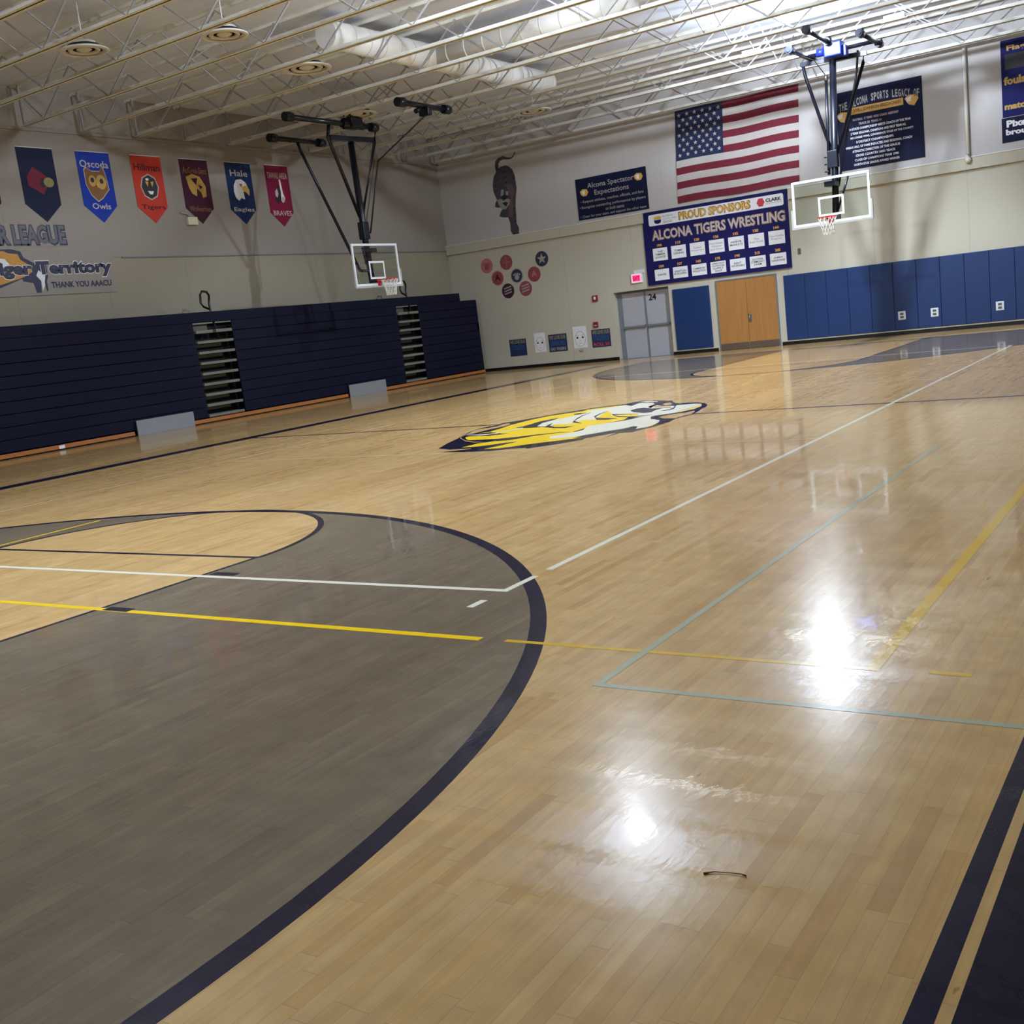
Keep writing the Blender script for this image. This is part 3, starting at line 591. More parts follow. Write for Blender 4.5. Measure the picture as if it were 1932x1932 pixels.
def art_eagle(o, fr, u, v):
    a = MB().mat('paper').poly([(u-.24,v+.12),(u-.14,v+.27),(u+.04,v+.3),(u+.2,v+.22),(u+.27,v+.08),(u+.2,v-.05),(u+.08,v-.02),(u+.1,v-.24),(u-.02,v-.2),(u-.12,v-.28),(u-.22,v-.2),(u-.26,v-.05)], fr, .002, .013)
    a.mat('gold').poly([(u+.04,v+.1),(u+.22,v+.14),(u+.31,v+.02),(u+.28,v-.14),(u+.18,v-.05),(u+.05,v-.0)], fr, .001, .0155); a.mat('brownprint').poly([(u-.04,v+.18),(u+.08,v+.16),(u+.02,v+.08)], fr, .001, .017); a.build('emblem', None, o)
def art_brave(o, fr, u, v):
    a = MB().mat('paper').poly([(u+.04,v+.34),(u+.1,v+.36),(u+.14,v-.02),(u+.2,v-.18),(u+.1,v-.3),(u+.02,v-.2),(u+.06,v+.0)], fr, .001, .013)
    a.mat('blackprint').poly([(u-.14,v+.1),(u-.02,v+.2),(u+.06,v+.04),(u+.04,v-.2),(u-.1,v-.34),(u-.18,v-.2),(u-.1,v-.06)], fr, .001, .0145)
    a.mat('silver').poly([(u-.16,v+.02),(u-.08,v+.1),(u-.04,v-.04),(u-.1,v-.16),(u-.17,v-.1)], fr, .001, .016).poly(el(u+.12, v-.2, .06, .07), fr, .001, .016); a.build('emblem', None, o)
art_none = lambda o, fr, u, v: None
banner(13.77, .92, 'ban_maroon', '', '', 'silver', art_none, 'dark maroon pennant banner, mostly cut off by the photo edge')
banner(15.27, .91, 'ban_navy', '', '', 'cardinal', art_cardinal, 'dark navy pennant banner with a red cardinal head')
banner(16.79, .92, 'ban_royal', 'Oscoda', 'Owls', 'silver', art_owl, 'royal blue pennant banner with a brown owl')
banner(18.32, .92, 'ban_orange', 'Hillman', 'Tigers', 'ban_maroon', art_tigerhead, 'orange-red pennant banner with a black tiger head')
banner(19.83, .93, 'ban_maroon', 'AuGres-Sims', 'Wolverines', 'brownprint', art_wolverine, 'maroon pennant banner with a golden wolverine')
banner(21.37, .92, 'ban_green', 'Hale', 'Eagles', 'silver', art_eagle, 'deep blue pennant banner with a white eagle head')
banner(22.83, .9, 'ban_crimson', 'TAWAS AREA', 'BRAVES', 'silver', art_brave, 'crimson pennant banner with a black and silver figure, nearest the hoop', zs=5.36, zb=4.98)
# NORTH STAR LEAGUE lettering (white backing sheet) and Tiger Territory sign
fr = FA(0)
o = MB().mat('wallA_white').poly([(11.0, 4.48), (16.17, 4.48), (16.17, 5.02), (11.0, 5.02)], fr, .008).build('league_sign'); tag(o, 'white sign with outlined grey block letters spelling LEAGUE under the pennants', 'sign')
MB().mat('navyprint').text('NORTH STAR LEAGUE', 14.27, 4.735, 3.78, .48, fr, .009, .002, .08).build('letter_outline', None, o)
MB().mat('leaguegrey').text('NORTH STAR LEAGUE', 14.27, 4.745, 3.72, .42, fr, .012, .002, .03).build('lettering', None, o)
o = MB().mat('wallA_white').poly([(12.2, 3.4), (17.32, 3.4), (17.32, 4.44), (12.2, 4.44)], fr, .008).build('team_sign'); tag(o, 'white sign reading Tiger Territory with an orange tiger, above the bleachers', 'sign')
tg = MB().mat('navyprint').poly([(13.9,4.42),(14.7,4.43),(14.92,4.38),(14.97,4.24),(15.2,4.12),(15.5,4.1),(15.5,3.9),(15.35,3.86),(15.42,3.76),(15.3,3.72),(15.26,3.46),(15.14,3.46),(15.1,3.68),(14.86,3.72),(14.84,3.78),(14.3,3.6),(13.6,3.6),(13.4,4.1)], fr, .001, .009)
tg.mat('tigorange').poly([(13.95,4.38),(14.5,4.39),(14.62,4.34),(14.84,4.32),(14.88,4.2),(15.1,4.06),(15.13,3.93),(14.95,3.84),(14.84,3.8),(14.3,3.66),(13.7,3.66),(13.5,4.1)], fr, .001, .0105)
tg.mat('paper').poly([(14.1,4.25),(14.5,4.22),(14.6,4.1),(14.3,3.95),(14.0,3.98)], fr, .001, .012).poly([(15.28,3.96),(15.42,3.84),(15.4,3.66),(15.3,3.5),(15.3,3.72),(15.2,3.84)], fr, .001, .012)
tg.mat('navyprint').poly([(15.44,3.9),(15.5,3.84),(15.44,3.7),(15.44,3.5),(15.4,3.48),(15.38,3.68),(15.42,3.8)], fr, .001, .0125)
tg.build('tiger_picture', None, o)
MB().mat('paper').text('Tiger Territory', 15.62, 3.965, 3.28, .42, fr, .0135, .001, .075).build('letter_outline', None, o)
MB().mat('navyprint').text('Tiger Territory', 15.62, 3.965, 3.25, .38, fr, .015, .002, .055).build('lettering', None, o)
MB().mat('navyprint').text('THANK YOU AAACU', 16.35, 3.62, 1.62, .14, fr, .013, .002, .03).build('lettering', None, o)
# thermostat guard and its conduit, belt line eye
o = MB().mat('brass').box((XA, 19.76, 4.99), (XA + .1, 20.08, 5.19), .01).build('junction_box'); tag(o, 'small cream box on the white wall below the maroon pennant', 'box')
MB().mat('greyprint').tube([(XA + .03, 19.6, 5.3), (XA + .05, 19.8, 5.26), (XA + .05, 19.9, 5.19)], .02, 6).build('bracket', None, o)
tr = MB().mat('framegrey').box((XA - .02, 17.6, 4.195), (XA + .015, YW, 4.225)); struct(tr, 'trim_2')

# ------------------------------------------------------------------ far wall: signs, flag, mural
UP = .03                                  # upper sheeting stands this far off the wall
# painted tiger walking towards you
CAT = [(-11.13,6.95),(-11.21,6.85),(-11.3,6.8),(-11.46,6.83),(-11.61,6.9),(-11.8,6.86),(-11.91,6.78),(-11.95,6.64),(-11.94,6.5),(-11.92,6.46),(-12.05,6.3),(-12.12,6.07),(-12.12,5.85),(-12.06,5.68),(-12.01,5.56),(-12.09,5.48),(-12.13,5.36),(-12.02,5.32),(-11.91,5.31),(-11.85,5.24),(-11.93,5.16),(-12.0,5.04),(-11.85,4.98),(-11.66,4.96),(-11.65,4.92),(-11.6,4.74),(-11.62,4.5),(-11.54,4.38),(-11.4,4.33),(-11.31,4.38),(-11.29,4.57),(-11.36,4.73),(-11.34,4.95),(-11.33,5.25),(-11.28,5.54),(-11.21,5.82),(-11.22,6.04),(-11.23,6.22),(-11.3,6.42),(-11.44,6.55),(-11.55,6.59),(-11.71,6.58),(-11.81,6.54),(-11.81,6.67),(-11.74,6.76),(-11.61,6.79),(-11.43,6.75),(-11.3,6.75),(-11.21,6.8),(-11.11,6.9)]
fr = FB(UP)
cat = MB().mat('catbody').poly(CAT, fr, .004)
cat.mat('catbrown').poly([(-11.62,6.0),(-11.36,5.96),(-11.3,5.75),(-11.42,5.5),(-11.43,5.1),(-11.5,4.9),(-11.62,5.0),(-11.6,5.3),(-11.45,5.55)], fr, .001, .004)
cat.mat('catwhite').poly([(-11.81,5.86),(-11.71,5.85),(-11.74,5.68),(-11.86,5.66)], fr, .001, .0055).poly([(-11.64,5.79),(-11.54,5.77),(-11.55,5.64),(-11.65,5.67)], fr, .001, .0055)
cat.poly([(-12.01,5.56),(-11.87,5.59),(-11.77,5.5),(-11.62,5.55),(-11.5,5.5),(-11.55,5.36),(-11.72,5.22),(-11.84,5.24),(-11.97,5.4)], fr, .001, .0055)
cat.mat('blackprint').poly([(-11.86,5.62),(-11.72,5.68),(-11.58,5.62),(-11.72,5.52)], fr, .001, .007).poly([(-11.82,5.44),(-11.7,5.46),(-11.6,5.42),(-11.7,5.3)], fr, .001, .007)
for k, (u, v, w) in enumerate([(-11.98,6.2,.16),(-12.05,6.02,.14),(-12.05,5.86,.12),(-11.42,6.35,.12),(-11.34,6.15,.12),(-11.31,5.98,.1),(-11.4,5.2,.08),(-11.45,5.02,.1),(-11.45,4.8,.1),(-11.7,6.4,.2),(-11.72,6.22,.22),(-11.7,6.06,.2)]):
    cat.poly([(u, v), (u + w/2, v - .03), (u + w, v + .01), (u + w/2, v + .012)], fr, .001, .0055)
tag(cat.build('wall_mural'), 'dark painted tiger with curled tail walking down the white far wall', 'mural')

def sign(name, mat, x0, z0, x1, z1, off, label, cat='sign', d=.02):
    o = MB().mat(mat).poly([(x0, z0), (x1, z0), (x1, z1), (x0, z1)], FB(off), d).build(name); tag(o, label, cat); return o
# spectator sign
o = sign('rules_sign', 'signdark', -9.02, 4.46, -6.57, 5.71, UP, 'navy Spectator Expectations sign beside the tiger mural')
fr = FB(UP); t = MB().mat('greyprint'); z = .021
t.text('Alcona Spectator', -7.8, 5.44, 1.62, .2, fr, z, .001, .012); t.text('Expectations', -7.78, 5.2, 1.2, .2, fr, z, .001, .012)
t.text('\u2022 Respect athletes, coaches, officials, and fans', -7.8, 4.99, 2.2, .11, fr, z, .001, .01)
t.text('\u2022 Recognize outstanding performances by players', -7.8, 4.82, 2.3, .11, fr, z, .001, .01); t.text('on both teams', -7.72, 4.69, .65, .1, fr, z, .001, .01)
t.text('\u2022 Cheer for your team, and support the other team', -7.8, 4.54, 2.3, .1, fr, z, .001, .01)
t.build('lettering', None, o)
for cx, cz in ((-8.74, 5.27), (-6.83, 5.44)):
    MB().mat('gold').poly([(cx-.15,cz+.05),(cx-.05,cz+.12),(cx+.1,cz+.1),(cx+.15,cz+.0),(cx+.08,cz-.1),(cx-.05,cz-.1),(cx-.12,cz-.04)], fr, .001, z).mat('paper').poly([(cx-.08,cz+.06),(cx+.03,cz+.07),(cx+.02,cz-.06),(cx-.06,cz-.05)], fr, .001, z + .002).build('emblem', None, o)
# flag: gently waved cloth, stripes, canton and stars in one mesh
def flag():
    b = MB(); NX, NZ = 60, 39
    def P(i, j, dz=0.):
        s, t_ = i/NX, j/NZ
        x = -5.46 + s*3.70 - (1 - t_)*.15; zz = 4.46 + t_*2.6 + .015*math.sin(s*9) + (1-s)*.0
        y = YW - UP - .03 - .013*math.sin(s*16 + t_*3) - .007*math.sin(t_*20 + s*4) - dz
        return Vector((x, y, zz))
    V = [[b.bm.verts.new(P(i, j)) for j in range(NZ + 1)] for i in range(NX + 1)]
    for k in ('flagred', 'flagwhite', 'flagblue'): b.mat(k)
    for i in range(NX):
        for j in range(NZ):
            f = b.bm.faces.new((V[i][j], V[i+1][j], V[i+1][j+1], V[i][j+1])); f.smooth = True
            st = j // 3
            f.material_index = 2 if (i < 24 and j >= 18) else (0 if st % 2 == 0 else 1)
    B = [[b.bm.verts.new(P(i, j, -.006)) for j in range(NZ + 1)] for i in range(NX + 1)]
    for i in range(NX):
        for j in range(NZ):
            f = b.bm.faces.new((B[i][j+1], B[i+1][j+1], B[i+1][j], B[i][j])); f.smooth = True; f.material_index = 1
    b.cur = 1
    for r in range(9):
        for c in range(11):
            if (r + c) % 2: continue
            s, t_ = (c + 1)/12*.4, 1 - (r + 1)/10*(7/13)
            ctr = P(s*NX, t_*NZ, .006); vs = []
            for k in range(10):
                rr = .068 if k % 2 == 0 else .027
                vs.append(b.bm.verts.new(ctr + Vector((-rr*math.sin(PI*k/5), 0, rr*math.cos(PI*k/5)))))
            c0 = b.bm.verts.new(ctr)
            for k in range(10): f = b.bm.faces.new((c0, vs[k], vs[(k+1) % 10])); f.material_index = 1
    tag(b.build('flag'), 'large American flag hung on the far wall above the sponsor board', 'flag')
flag()
# sponsor board
o = sign('sponsor_board', 'signnavy', -6.83, 2.18, -2.29, 4.34, .031, 'large navy wrestling board with white cards, above the doors', 'sign', .03)
fr = FB(.031); z = .031
def rrect(x0, z0, x1, z1, r): return [(x1-r+r*math.cos(a), z1-r+r*math.sin(a)) for a in (0, PI/4, PI/2)] + [(x0+r+r*math.cos(a), z1-r+r*math.sin(a)) for a in (PI/2, 3*PI/4, PI)] + [(x0+r+r*math.cos(a), z0+r+r*math.sin(a)) for a in (PI, 5*PI/4, 3*PI/2)] + [(x1-r+r*math.cos(a), z0+r+r*math.sin(a)) for a in (3*PI/2, 7*PI/4, 2*PI)]
s = MB().mat('paper').poly(rrect(-6.62, 3.93, -2.4, 4.26, .05), fr, .003, z).build('sponsor_strip', None, o)
t = MB().mat('gold').text('PROUD SPONSORS', -4.5, 4.1, 2.2, .21, fr, z + .0065, .001, .03); t.build('lettering', None, s)
MB().mat('brownprint').text('PROUD SPONSORS', -4.5, 4.1, 2.26, .25, fr, z + .0045, .001, .06).build('letter_outline', None, s)
l = MB().mat('gold').poly([(-6.44,4.1),(-6.2,4.1),(-6.2,4.18),(-6.32,4.2),(-6.44,4.18)], fr, .001, z + .0045).mat('signblue').poly([(-6.44,4.09),(-6.2,4.09),(-6.22,4.0),(-6.32,3.97),(-6.42,4.0)], fr, .001, z + .0045)
l.mat('greyprint').text('ALPENA', -5.98, 4.17, .36, .06, fr, z + .0045, .001, .02).text('ALCONA AREA', -5.92, 4.09, .46, .05, fr, z + .0045, .001, .01).text('BANK', -5.98, 4.0, .3, .07, fr, z + .0045, .001, .02); l.build('sponsor_logo', None, s)
l = MB().mat('redprint').poly(el(-3.07, 4.1, .12, .13, 6), fr, .001, z + .0045).mat('blackprint').text('CLARK', -2.69, 4.13, .46, .1, fr, z + .0045, .001, .04); l.mat('greyprint').text('CONSTRUCTION', -2.69, 4.04, .46, .04, fr, z + .0045, .001, .01); l.build('sponsor_logo', None, s)
MB().mat('brownprint').text('ALCONA TIGERS WRESTLING', -4.47, 3.645, 4.2, .33, fr, z, .001, .055).build('letter_outline', None, o)
MB().mat('silver').text('ALCONA TIGERS WRESTLING', -4.47, 3.645, 4.14, .29, fr, z + .002, .001, .03).build('lettering', None, o)
WT = ['106', '113', '120', '126', '132', '138', '144', '150', '157', '165', '175', '190', '215', '285']
NM = [['THE', 'TIMBER', 'LOUNGE'], ['TOMMY', 'DENNIS'], ['Cedar', 'Properties'], ['Northeast', 'Window', 'and Door'], ['HARBOR', 'MARKETS'], ['The', 'Real Fruit'], ['Harrisville', 'Repair'], ['DAVIS'], ['GRAFTON', 'BUILDERS'], ['CAMERON', 'INSULATION'], ['LINCOLN', 'OUTDOOR', 'SUPPLY', 'SHOP'], ['RENT', 'AFFORDABLE'], ['ALCONA', 'COMMUNITY', 'FARM'], ['JAMES', 'HARDWARE']]
for i in range(14):
    c, r = i % 7, i // 7
    x = -6.57 + c*.61; zb = 2.885 if r == 0 else 2.3; h = .375 if r == 0 else .33
    k = MB().mat('paper').poly([(x, zb), (x + .48, zb), (x + .48, zb + h), (x, zb + h)], fr, .004, z).build('name_card', None, o)
    n = len(NM[i]); t = MB().mat('blackprint' if not NM[i][0].istitle() or len(NM[i][0]) < 2 else 'greyprint')
    for j, w in enumerate(NM[i]): t.text(w, x + .24, zb + h*(.5 + (n-1)/2*.22 - j*.22), min(.4, .055*len(w)), .055, fr, z + .005, .001, .014)
    t.build('lettering', None, k)
    MB().mat('orangeprint').text(WT[i], x + .24, zb + h + .085, .16, .08, fr, z, .001, .05).build('weight_number', None, o)
# sports legacy sign
o = sign('legacy_sign', 'signdark', -.77, 4.56, 1.46, 6.6, UP, 'dark navy Sports Legacy sign behind the far hoop mast')
fr = FB(UP); z = .021
t = MB().mat('greyprint'); TX = 'THE ALCONA SPORTS LEGACY OF'
for i, ch in enumerate(TX):
    if ch == ' ': continue
    s_ = i/(len(TX)-1); t.text(ch, -.66 + s_*2.02, 6.22 + .13*math.sin(PI*s_) - .02, .062, .2, fr, z, .001, .03)
t.build('lettering', None, o)
MB().mat('gold').poly([(-.39, 5.97), (.98, 5.97), (.98, 6.15), (-.39, 6.15)], fr, .002, z).build('name_strip', None, o)
MB().mat('brownprint').text('JOELL JOHNSON BREZACARES', .3, 6.06, 1.24, .11, fr, z + .003, .001, .04).build('lettering', None, o)
for cx, cz in ((1.17, 6.05), (-.62, 5.95)):
    MB().mat('gold').poly([(cx-.16,cz+.06),(cx-.05,cz+.14),(cx+.12,cz+.12),(cx+.2,cz+.02),(cx+.08,cz-.15),(cx-.06,cz-.1)], fr, .001, z).mat('paper').poly([(cx-.12,cz+.06),(cx+.02,cz+.1),(cx+.0,cz-.02),(cx-.1,cz-.04)], fr, .001, z + .002).build('emblem', None, o)
LN = [('FOOTBALL  17 YEARS  HEAD COACH  ASSISTANT', .25, 1.2, 'silver'), ('TRACK 20  YEARS 14', .1, .6, 'silver'), ('14 STATE CHAMPIONSHIP MEETS COACH OF THE YEAR', .35, 1.6, 'paper'), ('2 TEAM REGIONAL CHAMPIONS AND FIRST TEAM ALL', .3, 1.45, 'paper'), ('300 CAREER WINS, CONFERENCE TITLES OF THE COUNTY', .38, 1.65, 'paper'),
      ('8 DISTRICT CHAMPIONSHIPS', .2, .98, 'paper'), ('MHSAA HALL OF FAME INDUCTEE AND REGIONAL COACH', .28, 1.75, 'paper'), ('ATHLETIC DIRECTOR OF THE LEAGUE', .22, 1.25, 'paper'), ('CROSS COUNTRY AND TRACK', .2, 1.05, 'paper'), ('CLASS OF CHAMPIONS TEAM 1998', .22, 1.15, 'paper'), ('NORTH STAR LEAGUE AWARD WINNER', .22, 1.2, 'paper')]
for i, (w, cx, ww, mk) in enumerate(LN):
    MB().mat(mk).text(w, cx, 5.83 - i*.116, ww, .062, fr, z, .001, .03).build('text_line', None, o)
# right edge banner
o = sign('announcement_banner', 'signblue', 3.36, 5.17, 6.4, 7.0, UP + .002, 'blue banner at the upper right edge reading fouls and match')
fr = FB(UP + .002)
t = MB().mat('tanprint'); t.text('Flagrant', 3.95, 6.78, .9, .16, fr, z, .001, .03).text('fouls', 3.66, 6.03, .5, .2, fr, z, .001, .05).text('match', 3.7, 5.42, .58, .16, fr, z, .001, .05); t.build('lettering', None, o)
MB().mat('blackprint').poly([(3.45, 6.3), (6.3, 6.3), (6.3, 6.66), (3.45, 6.66)], fr, .001, z).build('printed_panel', None, o)
o = sign('announcement_banner', 'signdark', 3.33, 4.56, 6.4, 5.15, UP + .002, 'dark banner with white words below the blue banner at the right edge')
MB().mat('paper').text('Pixellot', 3.86, 5.0, .84, .17, fr, z, .001, .05).text('brought', 3.82, 4.78, .8, .18, fr, z, .001, .05).build('lettering', None, o)
# conduit, small wall device
o = MB().mat('joist').tube([(2.52, YW - .09, 7.05), (2.52, YW - .09, 4.38)], .045, 12); o.tube([(2.52, YW - .13, 4.42), (2.52, YW - .17, 4.3), (2.52, YW - .17, 4.22)], [.06, .09, .05], 12)
tag(o.build('roof_drain_pipe'), 'white vertical pipe ending in a round fitting on the upper far wall', 'pipe')
tag(MB().mat('steel_dull').box((-2.1, YW - .05, 2.53), (-2.02, YW, 2.68), .01).build('wall_sensor'), 'tiny dark sensor on the cream wall right of the sponsor board', 'sensor')
# exit sign
e = MB().mat('whiteframe').box((-7.41, YW - .05, 2.31), (-7.02, YW, 2.6), .01).box((-7.3, YW - .03, 2.6), (-6.95, YW, 2.7)).build('exit_sign'); tag(e, 'glowing red exit sign on the wall above the grey doors', 'exit sign')
fr5 = FB(.05)
MB().mat('exitrim').poly([(-7.375, 2.34), (-7.055, 2.34), (-7.055, 2.575), (-7.375, 2.575)], fr5, .003).build('lit_edge', None, e)
MB().mat('exitface').poly([(-7.35, 2.362), (-7.08, 2.362), (-7.08, 2.553), (-7.35, 2.553)], fr5, .002, .003).build('lit_face', None, e)
MB().mat('firered').text('EXIT', -7.215, 2.457, .22, .12, fr5, .0055, .002, .05).build('lettering', None, e)
# alarm devices
o = MB().mat('firered').box((-8.84, YW - .05, 1.91), (-8.65, YW, 2.1), .01).build('alarm_strobe'); tag(o, 'red fire alarm strobe left of the grey doors, the upper device', 'alarm')
MB().mat('paper').box((-8.78, YW - .062, 1.97), (-8.71, YW - .05, 2.06), .004).build('strobe_lens', None, o)
o = MB().mat('firered').box((-8.9, YW - .05, 1.1), (-8.73, YW, 1.27), .01).build('alarm_pull_station'); tag(o, 'red fire alarm pull station above the right blue poster', 'alarm')
MB().mat('paper').box((-8.86, YW - .058, 1.15), (-8.77, YW - .05, 1.17)).build('pull_handle', None, o)
# posters
fr = FB(0)
def poster(x0, z0, x1, z1, rows_, label, tilt=0):
    o = MB().mat('posterblue').poly([(x0, z0), (x1, z0 + tilt), (x1, z1 + tilt), (x0, z1)], fr, .004).build('poster'); tag(o, label, 'poster', 'posters low on the far wall')
    for k, w, cz, h, wd in rows_: MB().mat(k).text(w, (x0+x1)/2, z0 + (z1-z0)*cz + tilt/2, (x1-x0)*wd, (z1-z0)*h, fr, .005, .001, .03).build('lettering', None, o)
poster(-12.2, .43, -11.53, .99, [('posteryel', 'WE LOVE OUR', .84, .2, .9), ('posterlt', 'TIGERS', .5, .3, .8)], 'dim blue poster beside the bleachers, leftmost of the blue posters')
poster(-10.65, .45, -9.95, 1.02, [('posteryel', 'WE LOVE OUR', .82, .22, .9), ('posterlt', 'SENIORS', .48, .28, .8), ('greyprint', 'GO TIGERS', .16, .16, .85)], 'blue poster with yellow heading, hanging between the two white face drawings')
poster(-9.02, .46, -8.34, 1.03, [('posteryel', 'WE LOVE OUR', .84, .22, .9), ('posterlt', 'TIGERS', .52, .3, .86), ('redprint', 'ROLL 24', .17, .2, .84)], 'blue and red poster under the red pull station beside the grey doors')
def facedraw(x0, z0, x1, z1, label):
    o = MB().mat('paper').poly([(x0, z0), (x1, z0), (x1, z1), (x0, z1)], fr, .003).build('drawing'); tag(o, label, 'drawing', 'white face drawings low on the far wall')
    w, h = x1 - x0, z1 - z0; cx, cz = (x0+x1)/2, z0 + h*.42
    d = MB().mat('greyprint')
    for rx, ry in ((.4, .36),):
        n = 26
        d.poly([(cx + w*rx*math.cos(2*PI*i/n), cz + h*ry*math.sin(2*PI*i/n)) for i in range(n+1)] + [(cx + w*(rx-.03)*math.cos(2*PI*i/n), cz + h*(ry-.02)*math.sin(2*PI*i/n)) for i in range(n, -1, -1)], fr, .001, .003)
    for sx in (-1, 1):
        d.mat('blackprint').poly(el(cx + sx*w*.2, cz + h*.06, w*.07, h*.05, 10), fr, .001, .003)
        d.mat('greyprint').poly([(cx + sx*w*.1, cz + h*.17), (cx + sx*w*.3, cz + h*.19), (cx + sx*w*.3, cz + h*.17), (cx + sx*w*.1, cz + h*.15)], fr, .001, .003)
    d.poly([(cx - w*.03, cz + h*.02), (cx + w*.03, cz - h*.07), (cx - w*.05, cz - h*.07), (cx - w*.05, cz - h*.085), (cx + w*.05, cz - h*.085)], fr, .001, .003)
    d.mat('pink').poly([(cx - w*.16, cz - h*.17), (cx, cz - h*.21), (cx + w*.16, cz - h*.17), (cx, cz - h*.235)], fr, .001, .003)
    d.build('line_drawing', None, o)
facedraw(-11.2, .49, -10.77, 1.12, 'white sheet with a drawn face, nearer the bleachers')
facedraw(-9.7, .5, -9.2, 1.19, 'white sheet with a drawn face, left of the blue and red poster')
tag(MB().mat('greyprint').box((-9.5, YW - .03, .38), (-9.36, YW, .46), .008).build('wall_plate'), 'small grey plate under the white face drawing near the doors', 'wall plate')
# round team decals
def decal(x, zc, rim, ink, field, shape, label):
    o = MB().mat(rim).disc(x, zc, .245, fr, .004).build('round_decal'); tag(o, label, 'decal', 'round decals on the far wall')
    MB().mat(field).disc(x, zc, .215, fr, .001, .004).build('decal_field', None, o)
    e = MB().mat(ink)
    if shape == 'paw':
        e.disc(x, zc - .05, .09, fr, .001, .0055)
        for a in (-.11, -.04, .04, .11): e.disc(x + a, zc + .08 - abs(a)*.4, .032, fr, .001, .0055, n=12)
    elif shape == 'star': e.poly([(x + (.18 if k % 2 == 0 else .075)*math.sin(PI*k/5), zc + (.18 if k % 2 == 0 else .075)*math.cos(PI*k/5)) for k in range(10)], fr, .001, .0055)
    elif shape == 'stripes':
        for a in (-.12, -.03, .06): e.poly([(x - .15, zc + a), (x + .15, zc + a + .06), (x + .14, zc + a + .1), (x - .15, zc + a + .035)], fr, .001, .0055)
    elif shape == 'ball': e.poly([(x-.18, zc), (x, zc+.02), (x+.18, zc), (x, zc-.02)], fr, .001, .0055).poly([(x-.015, zc+.18), (x+.015, zc+.18), (x+.015, zc-.18), (x-.015, zc-.18)], fr, .001, .0055)
    else:
        e.text(shape, x, zc + .02, .22, .2, fr, .0055, .001, .04)
    e.build('decal_symbol', None, o)
decal(-12.75, 3.52, 'pink', 'fadered', 'pink', 'paw', 'faded pink round decal nearest the bleacher corner')
decal(-11.96, 3.54, 'fadered', 'pink', 'fadered', 'ball', 'solid red round decal, top of the cluster')
decal(-10.57, 3.48, 'fadenavy', 'greyprint', 'fadenavy', 'star', 'navy round decal set highest and apart to the right of the cluster')
decal(-12.37, 3.07, 'pink', 'ban_maroon', 'fadered', 'A', 'maroon and pink round decal between the pink decal and the dark one')
decal(-11.6, 3.06, 'greyprint', 'greyprint', 'fadenavy', 'paw', 'navy and white round decal in the middle of the cluster')
decal(-10.92, 3.03, 'fadered', 'pink', 'fadered', 'A', 'plain red round decal just below the separate navy one')
decal(-12.01, 2.61, 'ban_maroon', 'greyprint', 'ban_maroon', 'stripes', 'dark purple round decal with white marks, lowest on the left')
decal(-11.31, 2.61, 'fadered', 'greyprint', 'fadered', 'stripes', 'red and white striped round decal, lowest on the right')

# ------------------------------------------------------------------ roof joists, bridging, duct
JY = [13.92 + 1.51*k for k in range(-6, 12)]
ZB = 7.05
nfar = len(JY)
CN = {0: 'nearest the far wall', 1: 'second from the far wall', 2: 'third from the far wall'}
for i, y in enumerate(JY):
    k = nfar - 1 - i
    j = thing('roof_joist', f'white steel roof joist spanning the gym, {ordn[k]} from the far wall', 'roof joist', ((XA + XR)/2, y, ZB), 'white roof joists')
    b = MB().mat('joist')
    for s in (-1, 1):
        b.box((XA + .25, y + s*.006, ZB), (XR - .25, y + s*.08, ZB + .009)); b.box((XA + .25, y + s*.006, ZB), (XR - .25, y + s*.016, ZB + .08))
    b.build('bottom_chord', None, j)
    b = MB().mat('joist')
    for s in (-1, 1):
        b.box((XA, y + s*.008, ZD - .008), (XR, y + s*.068, ZD - .001)); b.box((XA, y + s*.008, ZD - .07), (XR, y + s*.016, ZD - .007))
    b.build('top_chord', None, j)
    b = MB().mat('web'); NP = 22; x0 = XA + 1.0; PN = (XR - 1.0 - x0)/NP; n = 0
    P = [(XA + .1, y, ZD - .05)] + [(x0 + k*PN, y, ZB + .02 if k % 2 == 0 else ZD - .04) for k in range(NP + 1)] + [(XR - .1, y, ZD - .05)]
    for q0, q1 in zip(P, P[1:]): b.tube([q0, q1], 0, flat=(.034, .024))
    for s in (XA + .27, XR - .27): b.tube([(s, y, ZB), (s, y, ZD - .03)], 0, flat=(.05, .04))
    b.build('web', None, j)
    if abs(y - 26.0) < .1:
        for x in (-1.2, 2.05): MB().mat('joist').box((x - .28, y - .08, ZB - .012), (x + .28, y + .08, ZB), .003).box((x - .22, y - .078, ZB), (x + .22, y - .069, ZB + .12)).build('connection_plate', None, j)
for xb, lab in ((-9.3, 'nearer the left wall'), (-1.15, 'just left of the lit lamps')):
    b = MB().mat('web')
    for y0, y1 in zip(JY, JY[1:]):
        b.tube([(xb, y0 + .06, ZB + .03), (xb, y1 - .06, ZD - .05)], 0, flat=(.02, .02)); b.tube([(xb + .05, y0 + .06, ZD - .05), (xb + .05, y1 - .06, ZB + .03)], 0, flat=(.02, .02))
    tag(b.build('cross_bracing'), f'line of white crossed braces between the roof joists, {lab}', 'bracing', 'cross bracing between the joists')
